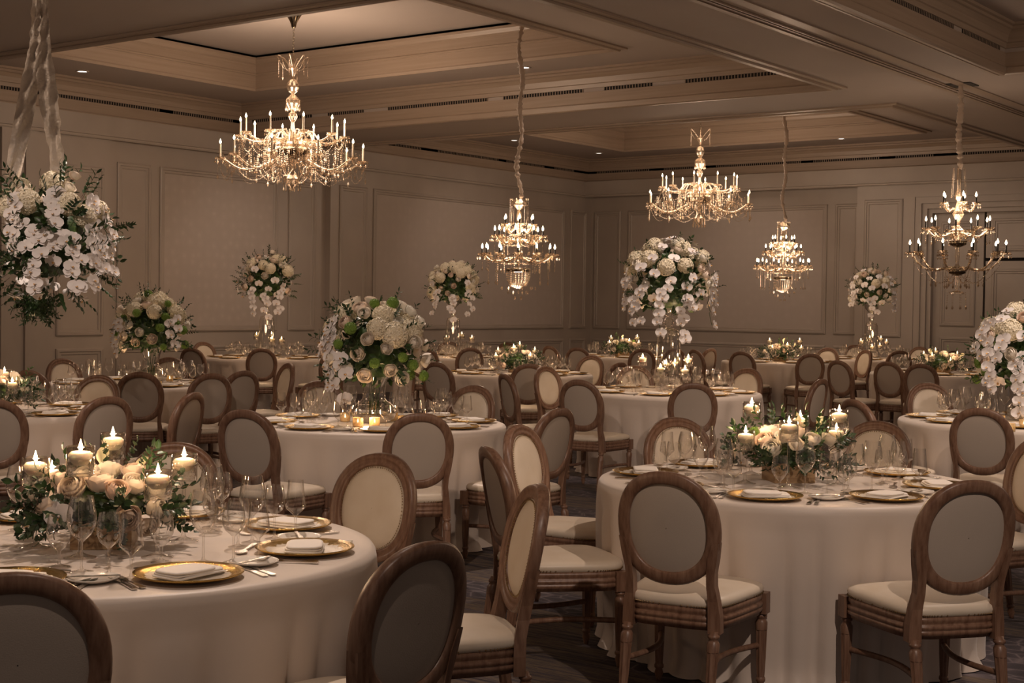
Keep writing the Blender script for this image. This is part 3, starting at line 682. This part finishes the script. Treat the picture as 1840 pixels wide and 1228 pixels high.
def calla_mesh():
    b = MB(); rows = []
    for i in range(6):
        u = i/5; rows.append([((.006+.026*u**1.6)*(1+.25*u*math.cos(2*PI*k/12))*math.cos(2*PI*k/12), (.006+.026*u**1.6)*math.sin(2*PI*k/12), .10*u+(.03*u**3)*math.cos(2*PI*k/12)) for k in range(12)])
    b.grid(rows, 0, True, close_u=True); b.tube([(0, 0, .01), (0, 0, .07)], .004, 5, 1); return b.mesh('calla_lily', [M['calla'], M['lip']])
FLW = {'rose': rose_mesh(), 'orchid': orchid_mesh(), 'hydrangea': ball_mesh('hydrangea', 90, .078, .020, M['hydrangea']), 'viburnum': ball_mesh('viburnum', 60, .036, .011, M['greenball'], 4), 'calla_lily': calla_mesh()}
SPR = [sprig_mesh(1), sprig_mesh(2, 9, .20), sprig_mesh(3, 7, .15, .034, .052)]; EUC = [sprig_mesh(4, 8, .17, .036, .036, 1.15, 'eucalyptus'), sprig_mesh(5, 6, .13, .034, .036, 1.15, 'eucalyptus')]
def core_mesh(seed, n=420, R_=1.0, zmin=-.8):
    b = MB(); rd = random.Random(seed)
    b.lathe([(max(.62*math.sin(PI*i/8)*(1+.0*i), .001)*R_, -.62*R_*math.cos(PI*i/8)) for i in range(9)], 12)
    for i in range(n):
        z = rd.uniform(zmin, 1); a = rd.uniform(0, 2*PI); r = math.sqrt(1-z*z); d = Vector((r*math.cos(a), r*math.sin(a), z)); t = Vector((rd.uniform(-1, 1), rd.uniform(-1, 1), rd.uniform(-1, 1)))
        leaf_add(b, d*R_*rd.uniform(.62, .82), (d*.6+t*.7), d, R_*.19, R_*.10, 0)
    return b.mesh('foliage', [M['leaf']])
CORE = [core_mesh(1), core_mesh(2)]
def quat_to(d, spin=0):
    q = d.to_track_quat('Z', 'Y'); from mathutils import Quaternion
    return (q @ Quaternion((0, 0, 1), spin)).to_euler()
def orchid_quat(d, spin=0):     # bloom faces d with its top sepal upwards
    z = d.normalized(); x = Vector((0, 0, 1)).cross(z); x = x.normalized() if x.length > .05 else Vector((1, 0, 0)); y = z.cross(x)
    m3 = Matrix((x, y, z)).transposed(); return (m3 @ Matrix.Rotation(spin, 3, 'Z')).to_euler()
def bouquet(name, label, centre, R_, seed, flat_=(1, 1, 1), n=64, mix=('hydrangea', 'rose', 'orchid', 'viburnum'), zlow=-.55, cascades=(), sprigs=36, fsc=1.0, topmix=None, group='flower arrangements', clear=0, spr_sc=None):
    rd = random.Random(seed); t = thing(name, label, 'flowers', centre, 0, group); fx, fy, fz = flat_
    k = link('foliage', CORE[seed % 2], t, scale=(R_*fx*.88, R_*fy*.88, R_*fz*.88)); k['kind'] = 'stuff'
    for i in range(n):
        z = 1-(1-zlow)*(i+.5)/n; r = math.sqrt(max(0, 1-z*z)); a = i*2.39996+seed; d = Vector((r*math.cos(a), r*math.sin(a), z))
        m_ = (topmix if topmix and z > .35 else mix); kind = rd.choice(m_)
        if kind is None: continue
        rr = R_*(rd.uniform(.86, 1.04) if kind != 'hydrangea' else rd.uniform(.80, .90)); pos = Vector((d.x*rr*fx, d.y*rr*fy, d.z*rr*fz)); dd = Vector((d.x/fx, d.y/fy, d.z/fz)).normalized()
        s = fsc*rd.uniform(.88, 1.15)*(.72 if kind == 'calla_lily' else 1)
        if clear and any(math.hypot(centre[0]+pos.x-hx, centre[1]+pos.y-hy) < clear+.03 for hx, hy in HP): continue
        dd = (dd+Vector((rd.uniform(-.25, .25), rd.uniform(-.25, .25), rd.uniform(-.2, .2)))).normalized()
        rot = orchid_quat(dd, rd.uniform(-.4, .4)) if kind == 'orchid' else quat_to(dd, rd.uniform(0, 6))
        link(kind, FLW[kind], t, loc=pos, rot=rot, scale=s)
    for i in range(sprigs):
        z = rd.uniform(zlow, 1) if not clear or i % 4 == 0 else rd.uniform(zlow, .35); a = rd.uniform(0, 2*PI); r = math.sqrt(1-z*z); d = Vector((r*math.cos(a), r*math.sin(a), z)); sp = rd.choice(SPR if not clear else SPR[2:]*2+EUC+SPR[:1])
        if clear and any(math.hypot(centre[0]+d.x*R_*1.15-hx, centre[1]+d.y*R_*1.15-hy) < clear+.035 for hx, hy in HP): continue
        link('leaf_sprig', sp, t, loc=(d.x*R_*fx*.84, d.y*R_*fy*.84, d.z*R_*fz*.84), rot=quat_to(Vector((d.x/fx, d.y/fy, d.z/fz+.15)).normalized(), rd.uniform(0, 6)), scale=fsc*rd.uniform(.85, 1.2)*(spr_sc or (.68 if R_ > .3 else .6)))
    for (az, z0, drop, out, nb) in cascades:   # az relative to the camera: 0 = towards it, 90 = right
        dv = pol(Vector((0, 0, 0)), az, 1); 
        st_ = []
        for q in range(nb):
            u = q/(nb-1); rr = R_*(1.0+out*math.sin(u*PI*.7)); zz = z0*R_ - drop*.82*u**1.3*rd.uniform(.9, 1.1); side = Vector((-dv.y, dv.x, 0))*(rd.uniform(-.045, .045)+(-1)**q*.02)
            base_r = math.sqrt(max(.15, 1-min(1, (z0*(1-u*.4))**2)))*rr; p = dv*base_r*fx+side; p.z = zz
            st_.append(p-dv*.03)
            link('orchid', FLW['orchid'], t, loc=p, rot=orchid_quat((dv+Vector((rd.uniform(-.3, .3), rd.uniform(-.3, .3), .25))), rd.uniform(-.4, .4)), scale=fsc*rd.uniform(.9, 1.1))
        sb = MB(); sb.tube(st_, .003, 4); obj('orchid_stem', sb, M['leaf'], t)
    return t
def vase(name, label, prof, p, seg=36):
    t = thing(name, label, 'vase', p, 0, 'glass vases'); b = MB(); b.lathe(prof, seg); obj('vase_body', b, M['vase_glass'], t); return t
BULB = [(.0005, .006), (.11, .006), (.145, .03), (.158, .07), (.150, .105), (.12, .135), (.088, .155), (.080, .17), (.078, .22), (.086, .28), (.105, .33), (.112, .345)]
TALL = [(.0005, .004), (.118, .006), (.124, .02), (.122, .3), (.110, .55), (.104, .575), (.09, .59), (.10, .598), (.09, .61), (.05, .62), (.022, .635), (.045, .665), (.05, .69), (.04, .72), (.02, .74), (.05, .79), (.11, .85), (.14, .93)]
def bq_c(tk, py): c = TC[tk]; zc = depth_of((c.x, c.y, TZ)); return at_depth(TB[tk][0], py, zc)
def place_bq(tk, px, py, R_, seed, words, prof, **kw):
    c = TC[tk]; zc = depth_of((c.x, c.y, TZ)); p = at_depth(px, py, zc); v_ = vase('tall_glass_vase' if prof is TALL else 'bellied_glass_vase', 'clear glass %s vase holding flowers, %s' % ('tall cylinder' if prof is TALL else 'round-bellied', TB[tk][3]), prof, (p.x, p.y, ZT))
    if prof is BULB:
        b = MB(); b.lathe([(.0005, .012), (.10, .012), (.135, .034), (.147, .07), (.139, .10), (.11, .128), (.0005, .128)], 28); obj('water', b, M['water'], v_)
        b = MB(); rd = random.Random(2)
        for i in range(9): a = rd.uniform(0, 6.28); b.tube([(.03*math.cos(a), .03*math.sin(a), .05), (.05*math.cos(a+1), .05*math.sin(a+1), .33)], .003, 5)
        obj('stems', b, M['leaf'], v_)
    return bouquet('bouquet', words, p, R_, seed, **kw)
place_bq('T3', 673, 632, .38, 3, 'large mixed bouquet of roses, hydrangeas and orchids in middle vase', BULB, n=74, mix=('rose', 'rose', 'rose', 'rose', 'viburnum', None), topmix=('hydrangea', 'rose', 'rose', 'viburnum', 'hydrangea'),
         cascades=((-62, .55, .26, .10, 8), (-48, .35, .50, .04, 9), (-30, -.1, .34, .02, 5)), sprigs=58)
place_bq('T5', 272, 592, .36, 5, 'domed bouquet with green viburnum on left table, under hanging globe', BULB, n=62, mix=('rose', 'orchid', 'rose', 'viburnum', None), topmix=('hydrangea', 'rose', 'viburnum', 'hydrangea'), cascades=((-50, .2, .42, .05, 8), (50, .3, .3, .05, 5), (-65, .1, .2, .05, 4)), sprigs=56)
place_bq('T6', 480, 506, .43, 7, 'tall-vase bouquet against left wall, far left table', TALL, n=70, mix=('orchid', 'rose', 'orchid', None), topmix=('hydrangea', 'rose', 'orchid'), cascades=((-20, -.3, .45, .0, 6), (35, -.3, .42, .0, 6), (5, -.5, .35, 0, 5)), sprigs=60)
place_bq('T7', 815, 516, .41, 9, 'tall-vase bouquet with cream hydrangea top, left of tiered chandelier', TALL, n=70, mix=('orchid', 'rose', 'orchid', 'hydrangea', None), topmix=('hydrangea', 'rose', 'hydrangea'), cascades=((-40, -.2, .42, .05, 6), (40, -.2, .42, .05, 6), (0, -.4, .4, 0, 6)), sprigs=52)
place_bq('T10', 1203, 512, .46, 13, 'biggest white orchid and hydrangea bouquet on tallest vase, centre', TALL, n=96, mix=('orchid', 'orchid', 'orchid', 'rose', None), topmix=('hydrangea', 'orchid', 'rose', 'hydrangea', 'orchid'), cascades=((-70, .1, .35, .05, 8), (-45, -.1, .45, .08, 8), (-15, -.1, .48, .05, 7), (20, -.3, .48, -.2, 8), (60, .1, .5, .0, 9), (80, .2, .3, .0, 6)), sprigs=40)
place_bq('T12', 1567, 524, .40, 15, 'tall-vase white bouquet in front of pale door casing, right', TALL, n=76, mix=('orchid', 'orchid', 'rose'), topmix=('hydrangea', 'rose', 'orchid'), cascades=((-60, 0, .3, .05, 6), (-10, -.3, .38, .0, 6), (50, -.1, .36, .0, 6)), sprigs=40)
place_bq('T15', 1850, 640, .42, 17, 'large leafy orchid bouquet cut by the right picture edge', BULB, n=70, mix=('orchid', 'rose', 'rose', 'viburnum', None), topmix=('hydrangea', 'orchid', 'rose', None), cascades=((-75, .6, .3, .12, 7), (-55, .3, .45, .10, 9), (-30, .0, .5, .04, 9), (-15, -.2, .4, 0, 6)), sprigs=74)
def low_piece(tk, seed, sc_=1.0, detail=1):
    c = TC[tk]; b = MB()
    b.box(-.10, .10, -.10, -.09, 0, .095); b.box(-.10, .10, .09, .10, 0, .095); b.box(-.10, -.09, -.09, .09, 0, .095); b.box(.09, .10, -.09, .09, 0, .095); b.box(-.09, .09, -.09, .09, 0, .08)
    t = bouquet('low_floral_centrepiece', 'low cream blooms and leaves in wooden box, '+TB[tk][3], (c.x, c.y, ZT+.13), .245*sc_, seed, (1.0, 1.0, .56), n=42 if detail else 34,
            mix=('rose', 'rose', None, None, 'orchid', None, 'rose'), topmix=('rose', 'rose', 'rose', 'rose', 'viburnum', 'rose', 'calla_lily', 'rose', 'rose', None), zlow=-.35, sprigs=150 if detail else 60, fsc=.9, group='low table centrepieces', clear=.045, spr_sc=.74)
    obj('planter_box', b, M['boxwood'], t, loc=(0, 0, -.13), rot=(0, 0, YAW+.15)); return t
for i, tk in enumerate(('T1', 'T2', 'T8', 'T9', 'T11', 'T13', 'T4')): low_piece(tk, 21+i, 1.0 if i < 2 else 1.12, i < 2)
# ---- hanging flower globe
HG = at_depth(92, 432, 10.4)
globe = bouquet('hanging_flower_globe', 'big hanging globe of white orchids and dark leaves, upper left', HG, .46, 31, (1, 1, 1.05), n=96, mix=('orchid', 'orchid', None, None), topmix=('hydrangea', 'rose', None, None, 'hydrangea'), zlow=-.93,
        cascades=((20, .7, .5, .04, 9), (-20, .6, .5, .04, 9), (60, .6, .55, .05, 10), (85, .5, .5, .02, 9), (35, .0, .45, .05, 9), (-40, .1, .5, .03, 9), (5, .1, .5, .06, 9), (60, -.1, .35, .02, 7)), sprigs=110, spr_sc=.95)
tuft = Vector((0, 0, -.46))-RH*.10; k = link('leaf_tuft', CORE[0], globe, loc=tuft, scale=(.13, .13, .15)); k['kind'] = 'stuff'
rd = random.Random(4)
for i in range(46):
    a = rd.uniform(0, 6.28); d = Vector((math.cos(a), math.sin(a), rd.uniform(-1.6, .2))).normalized(); link('leaf_sprig', SPR[i % 2], globe, loc=tuft+d*.05, rot=quat_to(d, rd.uniform(0, 6)), scale=.62)
def ribbon(name, label, pts, wds, twist):
    b = MB(); rows = []; n = 60
    for i in range(n+1):
        u = i/n*(len(pts)-1); k = min(int(u), len(pts)-2); f = u-k; p = pts[k].lerp(pts[k+1], f); wd = wds[k]*(1-f)+wds[k+1]*f
        a = twist*(i/n-.5); sd = RH*math.cos(a)+FH*math.sin(a); nr = RH*-math.sin(a)+FH*math.cos(a)
        rows.append([p+sd*(s*wd/2)+nr*(.012*math.sin(s*5+i*.25)+.010*math.sin(i*.9+s*3)+.006*math.sin(i*1.9+s*6)) for s in (-1, -.75, -.5, -.25, 0, .25, .5, .75, 1)])
    b.grid(rows, 0, True); rows2 = [[q+FH*.004 for q in r] for r in rows]; b.grid(rows2, 0, True); o = obj(name, b, M['ribbon']); return tag(o, label, 'ribbon', 'satin ribbons holding the flower globe')
A = lambda px, py: at_depth(px, py, 10.4)
ribbon('satin_ribbon', 'left leg of the satin ribbon above the flower globe', [A(70, -125), A(66, 20), A(62, 100), A(45, 200), A(22, 318)], (.07, .07, .11, .13, .11), 1.3)
ribbon('satin_ribbon', 'right leg of the satin ribbon above the flower globe', [A(78, -125), A(76, 20), A(78, 100), A(90, 200), A(106, 318)], (.07, .08, .12, .15, .12), -.9)
# ================================================================== CHANDELIERS
def bead_string(mb, pts, r=.008, step=.021, drop=None):
    L = 0; last = pts[0]; mb.octa(last, r)
    for a, b_ in zip(pts, pts[1:]):
        seg = (Vector(b_)-Vector(a)).length; t = 0
        nseg = max(1, int(seg/step))
        for k in range(1, nseg+1): mb.octa(Vector(a).lerp(Vector(b_), k/nseg), r)
    if drop: mb.octa(Vector(pts[-1])-Vector((0, 0, drop*1.1)), drop*.5, drop)
def swag(a, b_, sag, n=8):
    a, b_ = Vector(a), Vector(b_); return [a.lerp(b_, i/n)-Vector((0, 0, sag*4*(i/n)*(1-i/n))) for i in range(n+1)]
def cyl(r, a, z): return Vector((r*math.cos(a), r*math.sin(a), z))
pan_prof = lambda r: [(r*.15, -.02), (r*.5, -.012), (r*.9, .0), (r, .012), (r*.92, .010), (r*.45, -.002), (.006, -.004)]
def arm_kit(r0, z0, r1, z1, dip, tube_h, black, pr=.065, drops=6, dl=.045, sc_=1):
    # one arm (with pan, candle tube and bulb) running along +x from the hub
    b = MB(); path = []
    for i in range(11):
        u = i/10; path.append((r0+(r1-r0)*u, 0, z0+(z1-z0)*u-dip*math.sin(PI*min(1, u*1.05))+(.03*math.sin(2*PI*u))))
    b.tube(path, lambda u: (.008+.007*abs(math.sin(u*13)))*sc_, 5, 0, False); 
    for i in range(2, 10): b.octa(path[i], .02*sc_)
    arm = b.mesh('arm', [M['crystal']])
    b = MB(); b.lathe(pan_prof(pr), 12, smooth=False); 
    for k in range(drops*2):
        a = 2*PI*k/(drops*2); b.octa((pr*math.cos(a), pr*math.sin(a), -.012), .009)
        if k % 2 == 0: b.octa((pr*math.cos(a), pr*math.sin(a), -.03-dl*.5), .011*sc_, dl*.5)
    pan = b.mesh('drip_pan', [M['crystal']])
    b = MB(); b.lathe([(.012*sc_, -.01), (.012*sc_, tube_h), (.0005, tube_h)], 8); tube = b.mesh('candle_tube', [M['black'] if black else M['candle_tube']])
    b = MB(); b.lathe([(.004, 0), (.014*sc_, .014), (.013*sc_, .03), (.004, .052), (.0005, .062)], 8); bulb = b.mesh('bulb', [M['bulb']])
    return arm, pan, tube, bulb, (r1, 0, z1), tube_h
def add_arms(parent, kit, n, a0):
    arm, pan, tube, bulb, tip, th = kit
    for k in range(n):
        a = a0+2*PI*k/n; o = link('arm', arm, parent, rot=(0, 0, a)); link('drip_pan', pan, o, loc=tip); link('candle_tube', tube, o, loc=(tip[0], 0, tip[2]+.01)); link('bulb', bulb, o, loc=(tip[0], 0, tip[2]+.01+th))
def hook_crest(mb, r, z, n):
    for k in range(n):
        a = 2*PI*k/n; pts = []
        for i in range(9):
            u = i/8; pts.append(cyl(.03+r*math.sin(u*PI*.62), a, z+.16*math.sin(u*PI*.8)+.0*u))
        mb.tube(pts, .007, 5)
        bead_string(mb, [pts[-1], pts[-1]-Vector((0, 0, .16))], .007, .018, .03)
        bead_string(mb, swag(pts[-2], cyl(.05, a, z-.02), .05, 5), .006, .018)
def round_chandelier(px, py, top, label):
    base_p = on_z(px, py, top)
    t = thing('round_chandelier', label, 'chandelier', (base_p.x, base_p.y, 0), 0, 'round candle-arm chandeliers')
    b = MB(); b.lathe([(.11, 0), (.112, -.03), (.085, -.07), (.05, -.13), (.035, -.17), (.03, -.20), (.01, -.22)], 20, (0, 0, top)); obj('canopy', b, M['chrome'], t)
    b = MB()
    for i in range(12):
        z = top-.20-i*.034; ring = [(Vector((.010*math.cos(q*PI/3), 0, .022*math.sin(q*PI/3))) if i % 2 else Vector((0, .010*math.cos(q*PI/3), .022*math.sin(q*PI/3))))+Vector((0, 0, z-.02)) for q in range(7)]
        b.tube(ring, .004, 4, cap=False)
    obj('chain', b, M['chrome'], t)
    b = MB(); b.lathe([(.012, 4.78), (.02, 4.66), (.035, 4.62), (.07, 4.60), (.05, 4.56), (.02, 4.50), (.02, 4.47), (.055, 4.45), (.078, 4.40), (.080, 4.36), (.06, 4.31), (.02, 4.28), (.05, 4.25), (.085, 4.22), (.09, 4.16), (.05, 4.08), (.02, 4.06),
        (.05, 4.03), (.058, 3.99), (.04, 3.95), (.02, 3.92), (.03, 3.80), (.09, 3.72), (.20, 3.66), (.22, 3.63), (.12, 3.56), (.04, 3.50), (.03, 3.3), (.07, 3.25), (.10, 3.20), (.08, 3.14), (.02, 3.08), (.01, 3.05)], 16, smooth=False); obj('glass_column', b, M['crystal'], t)
    b = MB(); b.lathe([(.03, 3.62), (.22, 3.60), (.23, 3.55), (.16, 3.48), (.05, 3.46)], 20); obj('metal_bowl', b, M['chrome'], t)
    b = MB(); hook_crest(b, .17, 4.60, 6)
    for k in range(10): a = 2*PI*k/10; bead_string(b, [cyl(.088, a, 4.2), cyl(.09, a, 4.12)], .008, .02, .03)
    obj('crystal_crest', b, M['crystal'], t)['kind'] = 'stuff'
    # feather plumes over the hub
    b = MB()
    for k in range(14):
        a = 2*PI*k/14; b.tube([cyl(.05, a, 3.70), cyl(.16, a, 3.82), cyl(.27, a, 3.80), cyl(.34, a, 3.70), cyl(.36, a, 3.62)], lambda u: .016-.008*u, 5)
        bead_string(b, [cyl(.36, a, 3.62), cyl(.36, a, 3.55)], .010, .022, .035)
    obj('crystal_plume', b, M['crystal'], t)['kind'] = 'stuff'
    lo = arm_kit(.08, 3.52, .90, 3.44, .17, .17, False); hi = arm_kit(.08, 3.66, .66, 3.74, .03, .17, False)
    add_arms(t, lo, 10, .2); add_arms(t, hi, 10, .05)
    rdq = random.Random(3)
    for k in range(10):     # bead swags, one part for each arm
        b = MB(); a, a2 = .2+2*PI*k/10, .2+2*PI*(k+1)/10
        bead_string(b, swag(cyl(.92, a, 3.42), cyl(.92, a2, 3.42), .24)); bead_string(b, swag(cyl(.90, a, 3.42), cyl(.30, a+.3, 3.30), .16)); bead_string(b, swag(cyl(.66, a-.15, 3.72), cyl(.66, a2-.15, 3.72), .16))
        bead_string(b, swag(cyl(.66, a-.15, 3.70), cyl(.90, a, 3.42), .05)); bead_string(b, swag(cyl(.66, a2-.15, 3.70), cyl(.90, a, 3.42), .08))
        bead_string(b, swag(cyl(.36, a, 3.62), cyl(.66, a, 3.72), .14)); bead_string(b, [cyl(.92, a, 3.42), cyl(.93, a, 3.24)], .008, .02, .04)
        bead_string(b, swag(cyl(.55, a, 3.40), cyl(.16, a+.5, 3.26), .14)); bead_string(b, [cyl(.55, a, 3.42), cyl(.55, a, 3.24)], .008, .02, .04); bead_string(b, [cyl(.3, a, 3.46), cyl(.3, a, 3.26)], .009, .02, .04)
        for q in range(22): rr = rdq.uniform(.2, .93); aa = a+rdq.uniform(0, .6); z = 3.62-.2*rr+rdq.uniform(-.12, .12); bead_string(b, [cyl(rr, aa, z), cyl(rr, aa, z-.08)], .011, .024, .028)
        obj('bead_swag', b, M['crystal'], t)['kind'] = 'stuff'
    b = MB()
    for k in range(12): a = 2*PI*k/12; bead_string(b, [cyl(.10, a, 3.20), cyl(.11, a, 3.10)], .009, .02, .03)
    obj('finial_fringe', b, M['crystal'], t)['kind'] = 'stuff'
    return t
ch1 = round_chandelier(528, 20, H2, 'large round crystal chandelier with white candles, upper left, nearest')
cpos = on_z(528, 20, H2); 
remember(ch1); ch2 = copy_tree(ch1); p2 = Vector((-12.62, 22.4, 0)); ch2.location = p2
tag(ch2, 'smaller-looking far round crystal chandelier with white candles, over back tables')
def chand_lights(c, zs, power, rad, spread):
    for k in range(4):
        a = k*PI/2+.4; point_light((c[0]+spread*math.cos(a), c[1]+spread*math.sin(a), zs), power/4, rad, WARM, 'chandelier_light')
chand_lights(cpos, 3.86, 140, .30, .5); chand_lights(p2, 3.86, 115, .30, .5); chand_lights((0.0, 13.0), 3.86, 150, .30, .5); chand_lights((-11.0, 3.0), 3.8, 120, .3, .5)
def cord(parent, z0, z1, wob, r0, seed):
    rd = random.Random(seed); n = int((z1-z0)/.022); b = MB(); pts = []
    ph = rd.uniform(0, 6)
    for i in range(n+1):
        u = i/n; pts.append((wob*math.sin(ph+i*.16)*math.sin(i*.05+1)*(1 if 0 < i < n else 0), wob*.6*math.cos(i*.19), z0+(z1-z0)*u))
    rr = [r0*rd.uniform(.55, 1.45) for _ in range(n+2)]
    b.tube(pts, lambda u: rr[int(u*n)], 9); obj('fabric_cord_sleeve', b, M['sleeve'], parent)
def cone_chandelier(loc, zt, zroof, label, sc_=1.0):
    t = thing('tiered_chandelier', label, 'chandelier', (loc.x, loc.y, 0), 0, 'cone-shaped tiered chandeliers')
    Z = lambda d: zt-d*sc_
    cord(t, Z(-.02), zroof, .03, .027, 7)
    b = MB(); b.lathe([(.06, Z(.0)), (.10, Z(.04)), (.10, Z(.07)), (.05, Z(.10)), (.02, Z(.12))], 14, smooth=False)
    for k in range(10): a = 2*PI*k/10; b.octa(cyl(.10, a, Z(.0)), .014)
    b.lathe([(.018, Z(.12)), (.035, Z(.2)), (.02, Z(.30)), (.03, Z(.36)), (.018, Z(.40)), (.018, Z(.80)), (.05, Z(.84))], 10, smooth=False); obj('glass_column', b, M['crystal'], t)
    b = MB(); 
    for k in range(8): a = 2*PI*k/8; bead_string(b, [cyl(.105, a, Z(.02)), cyl(.105, a, Z(.26))], .006, .018, .02)
    obj('bead_drop', b, M['crystal'], t)['kind'] = 'stuff'
    b = MB(); b.lathe([(.05, Z(.795)), (.14, Z(.80)), (.145, Z(.82)), (.14, Z(.84)), (.05, Z(.845))], 20); obj('metal_ring', b, M['chrome'], t)
    tiers = ((6, .18, .30, .16), (8, .28, .43, .5), (12, .42, .64, .1))
    for n, r, dz, a0 in tiers: add_arms(t, arm_kit(.02, Z(dz+.05), r, Z(dz), .05, .055, True, .055, 6, .035, .9), n, a0)
    for ti, (n, r, dz, a0) in enumerate(tiers):
        b = MB()
        for k in range(n):
            a, a2 = a0+2*PI*k/n, a0+2*PI*(k+1)/n; bead_string(b, swag(cyl(r, a, Z(dz)), cyl(r, a2, Z(dz)), .05, 6), .0065, .018); bead_string(b, swag(cyl(r, a, Z(dz)), cyl(.05, a, Z(dz+.10)), .05, 6), .0065, .018)
            bead_string(b, [cyl(r, a, Z(dz)), cyl(r, a, Z(dz+.15))], .007, .02, .022); bead_string(b, [cyl(r*.6, a+.2, Z(dz)), cyl(r*.6, a+.2, Z(dz+.17))], .008, .022, .025)
            if ti == 2: bead_string(b, [cyl(r*.85, a+.25, Z(dz+.04)), cyl(r*.85, a+.25, Z(dz+.30))], .0075, .022, .028)
        obj('bead_swag', b, M['crystal'], t)['kind'] = 'stuff'
    b = MB()
    for k in range(22): a = 2*PI*k/22; bead_string(b, [cyl(.14, a, Z(.84)), cyl(.13, a, Z(.93)), cyl(.09, a, Z(1.0)), cyl(.02, a, Z(1.03))], .008, .02)
    for r, z, n in ((.20, 1.03, 9), (.12, 1.08, 7), (.05, 1.14, 4)):
        for k in range(n): a = 2*PI*k/n; b.octa(cyl(r, a, Z(z)), .013, .024)
    obj('bead_basket', b, M['crystal'], t)['kind'] = 'stuff'; return t
pB1 = Vector((-9.98, 13.5, 0)); pB2 = Vector((-10.52, 21.45, 0))
cone_chandelier(pB1, 2.86, H2, 'cone-shaped crystal chandelier with black candles, nearest, hung left of centre')
cone_chandelier(pB2, 3.03, H2, 'cone-shaped crystal chandelier with black candles, farther, right of centre', 1.1)
point_light((pB1.x, pB1.y, 2.5), 34, .22, WARM, 'chandelier_light'); point_light((pB2.x, pB2.y, 2.55), 40, .22, WARM, 'chandelier_light')
point_light((pB1.x, pB1.y, 1.95), 7, .08, WARM, 'chandelier_light'); point_light((pB2.x, pB2.y, 2.0), 7, .08, WARM, 'chandelier_light')
pC = on_z(1727, 152, H0)
t = thing('arm_chandelier', 'open three-tier crystal chandelier with curved arms, right, before the door', 'chandelier', (pC.x, pC.y, 0))
b = MB(); b.box(-.16, .16, -.16, .16, H0-.012, H0); obj('ceiling_plate', b, M['black'], t); cord(t, 3.34, H0-.01, .012, .032, 3)
b = MB(); b.lathe([(.02, 3.36), (.03, 3.2), (.02, 3.1), (.05, 3.0), (.02, 2.95), (.04, 2.85), (.07, 2.8), (.03, 2.72), (.02, 2.66), (.10, 2.60), (.05, 2.5), (.02, 2.45), (.03, 2.3), (.02, 2.2), (.05, 2.12), (.02, 2.06), (.015, 1.88), (.09, 1.86), (.09, 1.84), (.01, 1.84)], 12, smooth=False); obj('glass_column', b, M['crystal'], t)
for z in (2.46, 2.12):
    b = MB(); b.lathe([(.02, z+.02), (.11, z+.015), (.10, z-.03), (.03, z-.06)], 16); obj('metal_bowl', b, M['chrome'], t)
add_arms(t, arm_kit(.03, 2.84, .20, 2.92, .04, .07, True, .05, 6, .03, .9), 5, .3); add_arms(t, arm_kit(.03, 2.56, .37, 2.62, .06, .08, True, .055, 6, .035, .9), 9, .1); add_arms(t, arm_kit(.05, 2.16, .55, 2.33, .12, .09, True, .06, 6, .035, .95), 10, .35)
b = MB()
for k in range(6): a = 2*PI*k/6; bead_string(b, [cyl(.07, a, 3.34), cyl(.09, a, 3.0)], .006, .018); 
for k in range(8): a = 2*PI*k/8; bead_string(b, [cyl(.11, a, 1.86), cyl(.12, a, 1.70)], .006, .018, .024)
for k in range(9):
    a = .1+2*PI*k/9; bead_string(b, swag(cyl(.37, a, 2.62), cyl(.10, a+.3, 2.50), .08, 6), .007, .02); bead_string(b, [cyl(.37, a, 2.62), cyl(.37, a, 2.48)], .007, .02, .025)
for k in range(10):
    a = .35+2*PI*k/10; bead_string(b, swag(cyl(.50, a, 2.22), cyl(.06, a, 2.06), .16, 8), .007, .02); bead_string(b, [cyl(.3, a, 2.14), cyl(.3, a, 1.98)], .007, .02, .028); bead_string(b, [cyl(.14, a, 2.04), cyl(.14, a, 1.96)], .009, .02, .03)
obj('bead_swag', b, M['crystal'], t)['kind'] = 'stuff'
point_light((pC.x, pC.y, 2.85), 30, .25, WARM, 'chandelier_light')
# ================================================================== SPOTS FROM THE CEILING
for tk, pw, off in (('T3', 330, (-1.2, .9)), ('T5', 190, (.9, 1.2)), ('T4', 300, (1.0, 1.0)), ('T10', 230, (1.2, -.8)), ('T15', 330, (1.0, -1.0)), ('T13', 110, (-.8, .9)), ('T8', 110, (1.0, -.5)), ('T1', 330, (-.7, 1.5)), ('T2', 270, (1.2, 1.3)), ('T12', 90, (.9, -.6)), ('T6', 60, (1, -1)), ('T7', 60, (1, -1)), ('T9', 60, (1, -1)), ('T11', 80, (1, -1))):
    c = TC[tk]; x, y = c.x+off[0], c.y+off[1]; z = ceil_z(x, y)-.05
    spot_light((x, y, z), (c.x, c.y, .8), pw, 46, .75, .035)

# downlights nearer the camera than the picture shows, aimed into the room
for dr, dd, tgt, pw in ((1.6, 1.6, 'T2', 330), (-.6, 1.9, 'T1', 110), (-1.6, 3.6, 'T3', 300), (2.6, 5.0, 'T10', 260), (4.2, 6.0, 'T15', 260), (-3.2, 6.0, 'T4', 240)):
    q = FH*dd+RH*dr; c = TC[tgt]; spot_light((q.x, q.y, ceil_z(q.x, q.y)-.05), (c.x, c.y, .5), pw*1.15, 44, .6, .04)
for src, tgt, pw in (((-14.6, 15.6), (XL, 16.6, 1.5), 110), ((-14.0, 20.5), (XL, 22.5, 1.6), 110), ((-13.2, 23.0), (-14.0, YB, 1.6), 110), ((-8.5, 22.6), (-9.6, YB, 1.8), 110), ((-14.4, 12.0), (XL, 13.0, 1.5), 50)):
    spot_light((*src, ceil_z(*src)-.06), tgt, pw, 62, 1.0, .08)
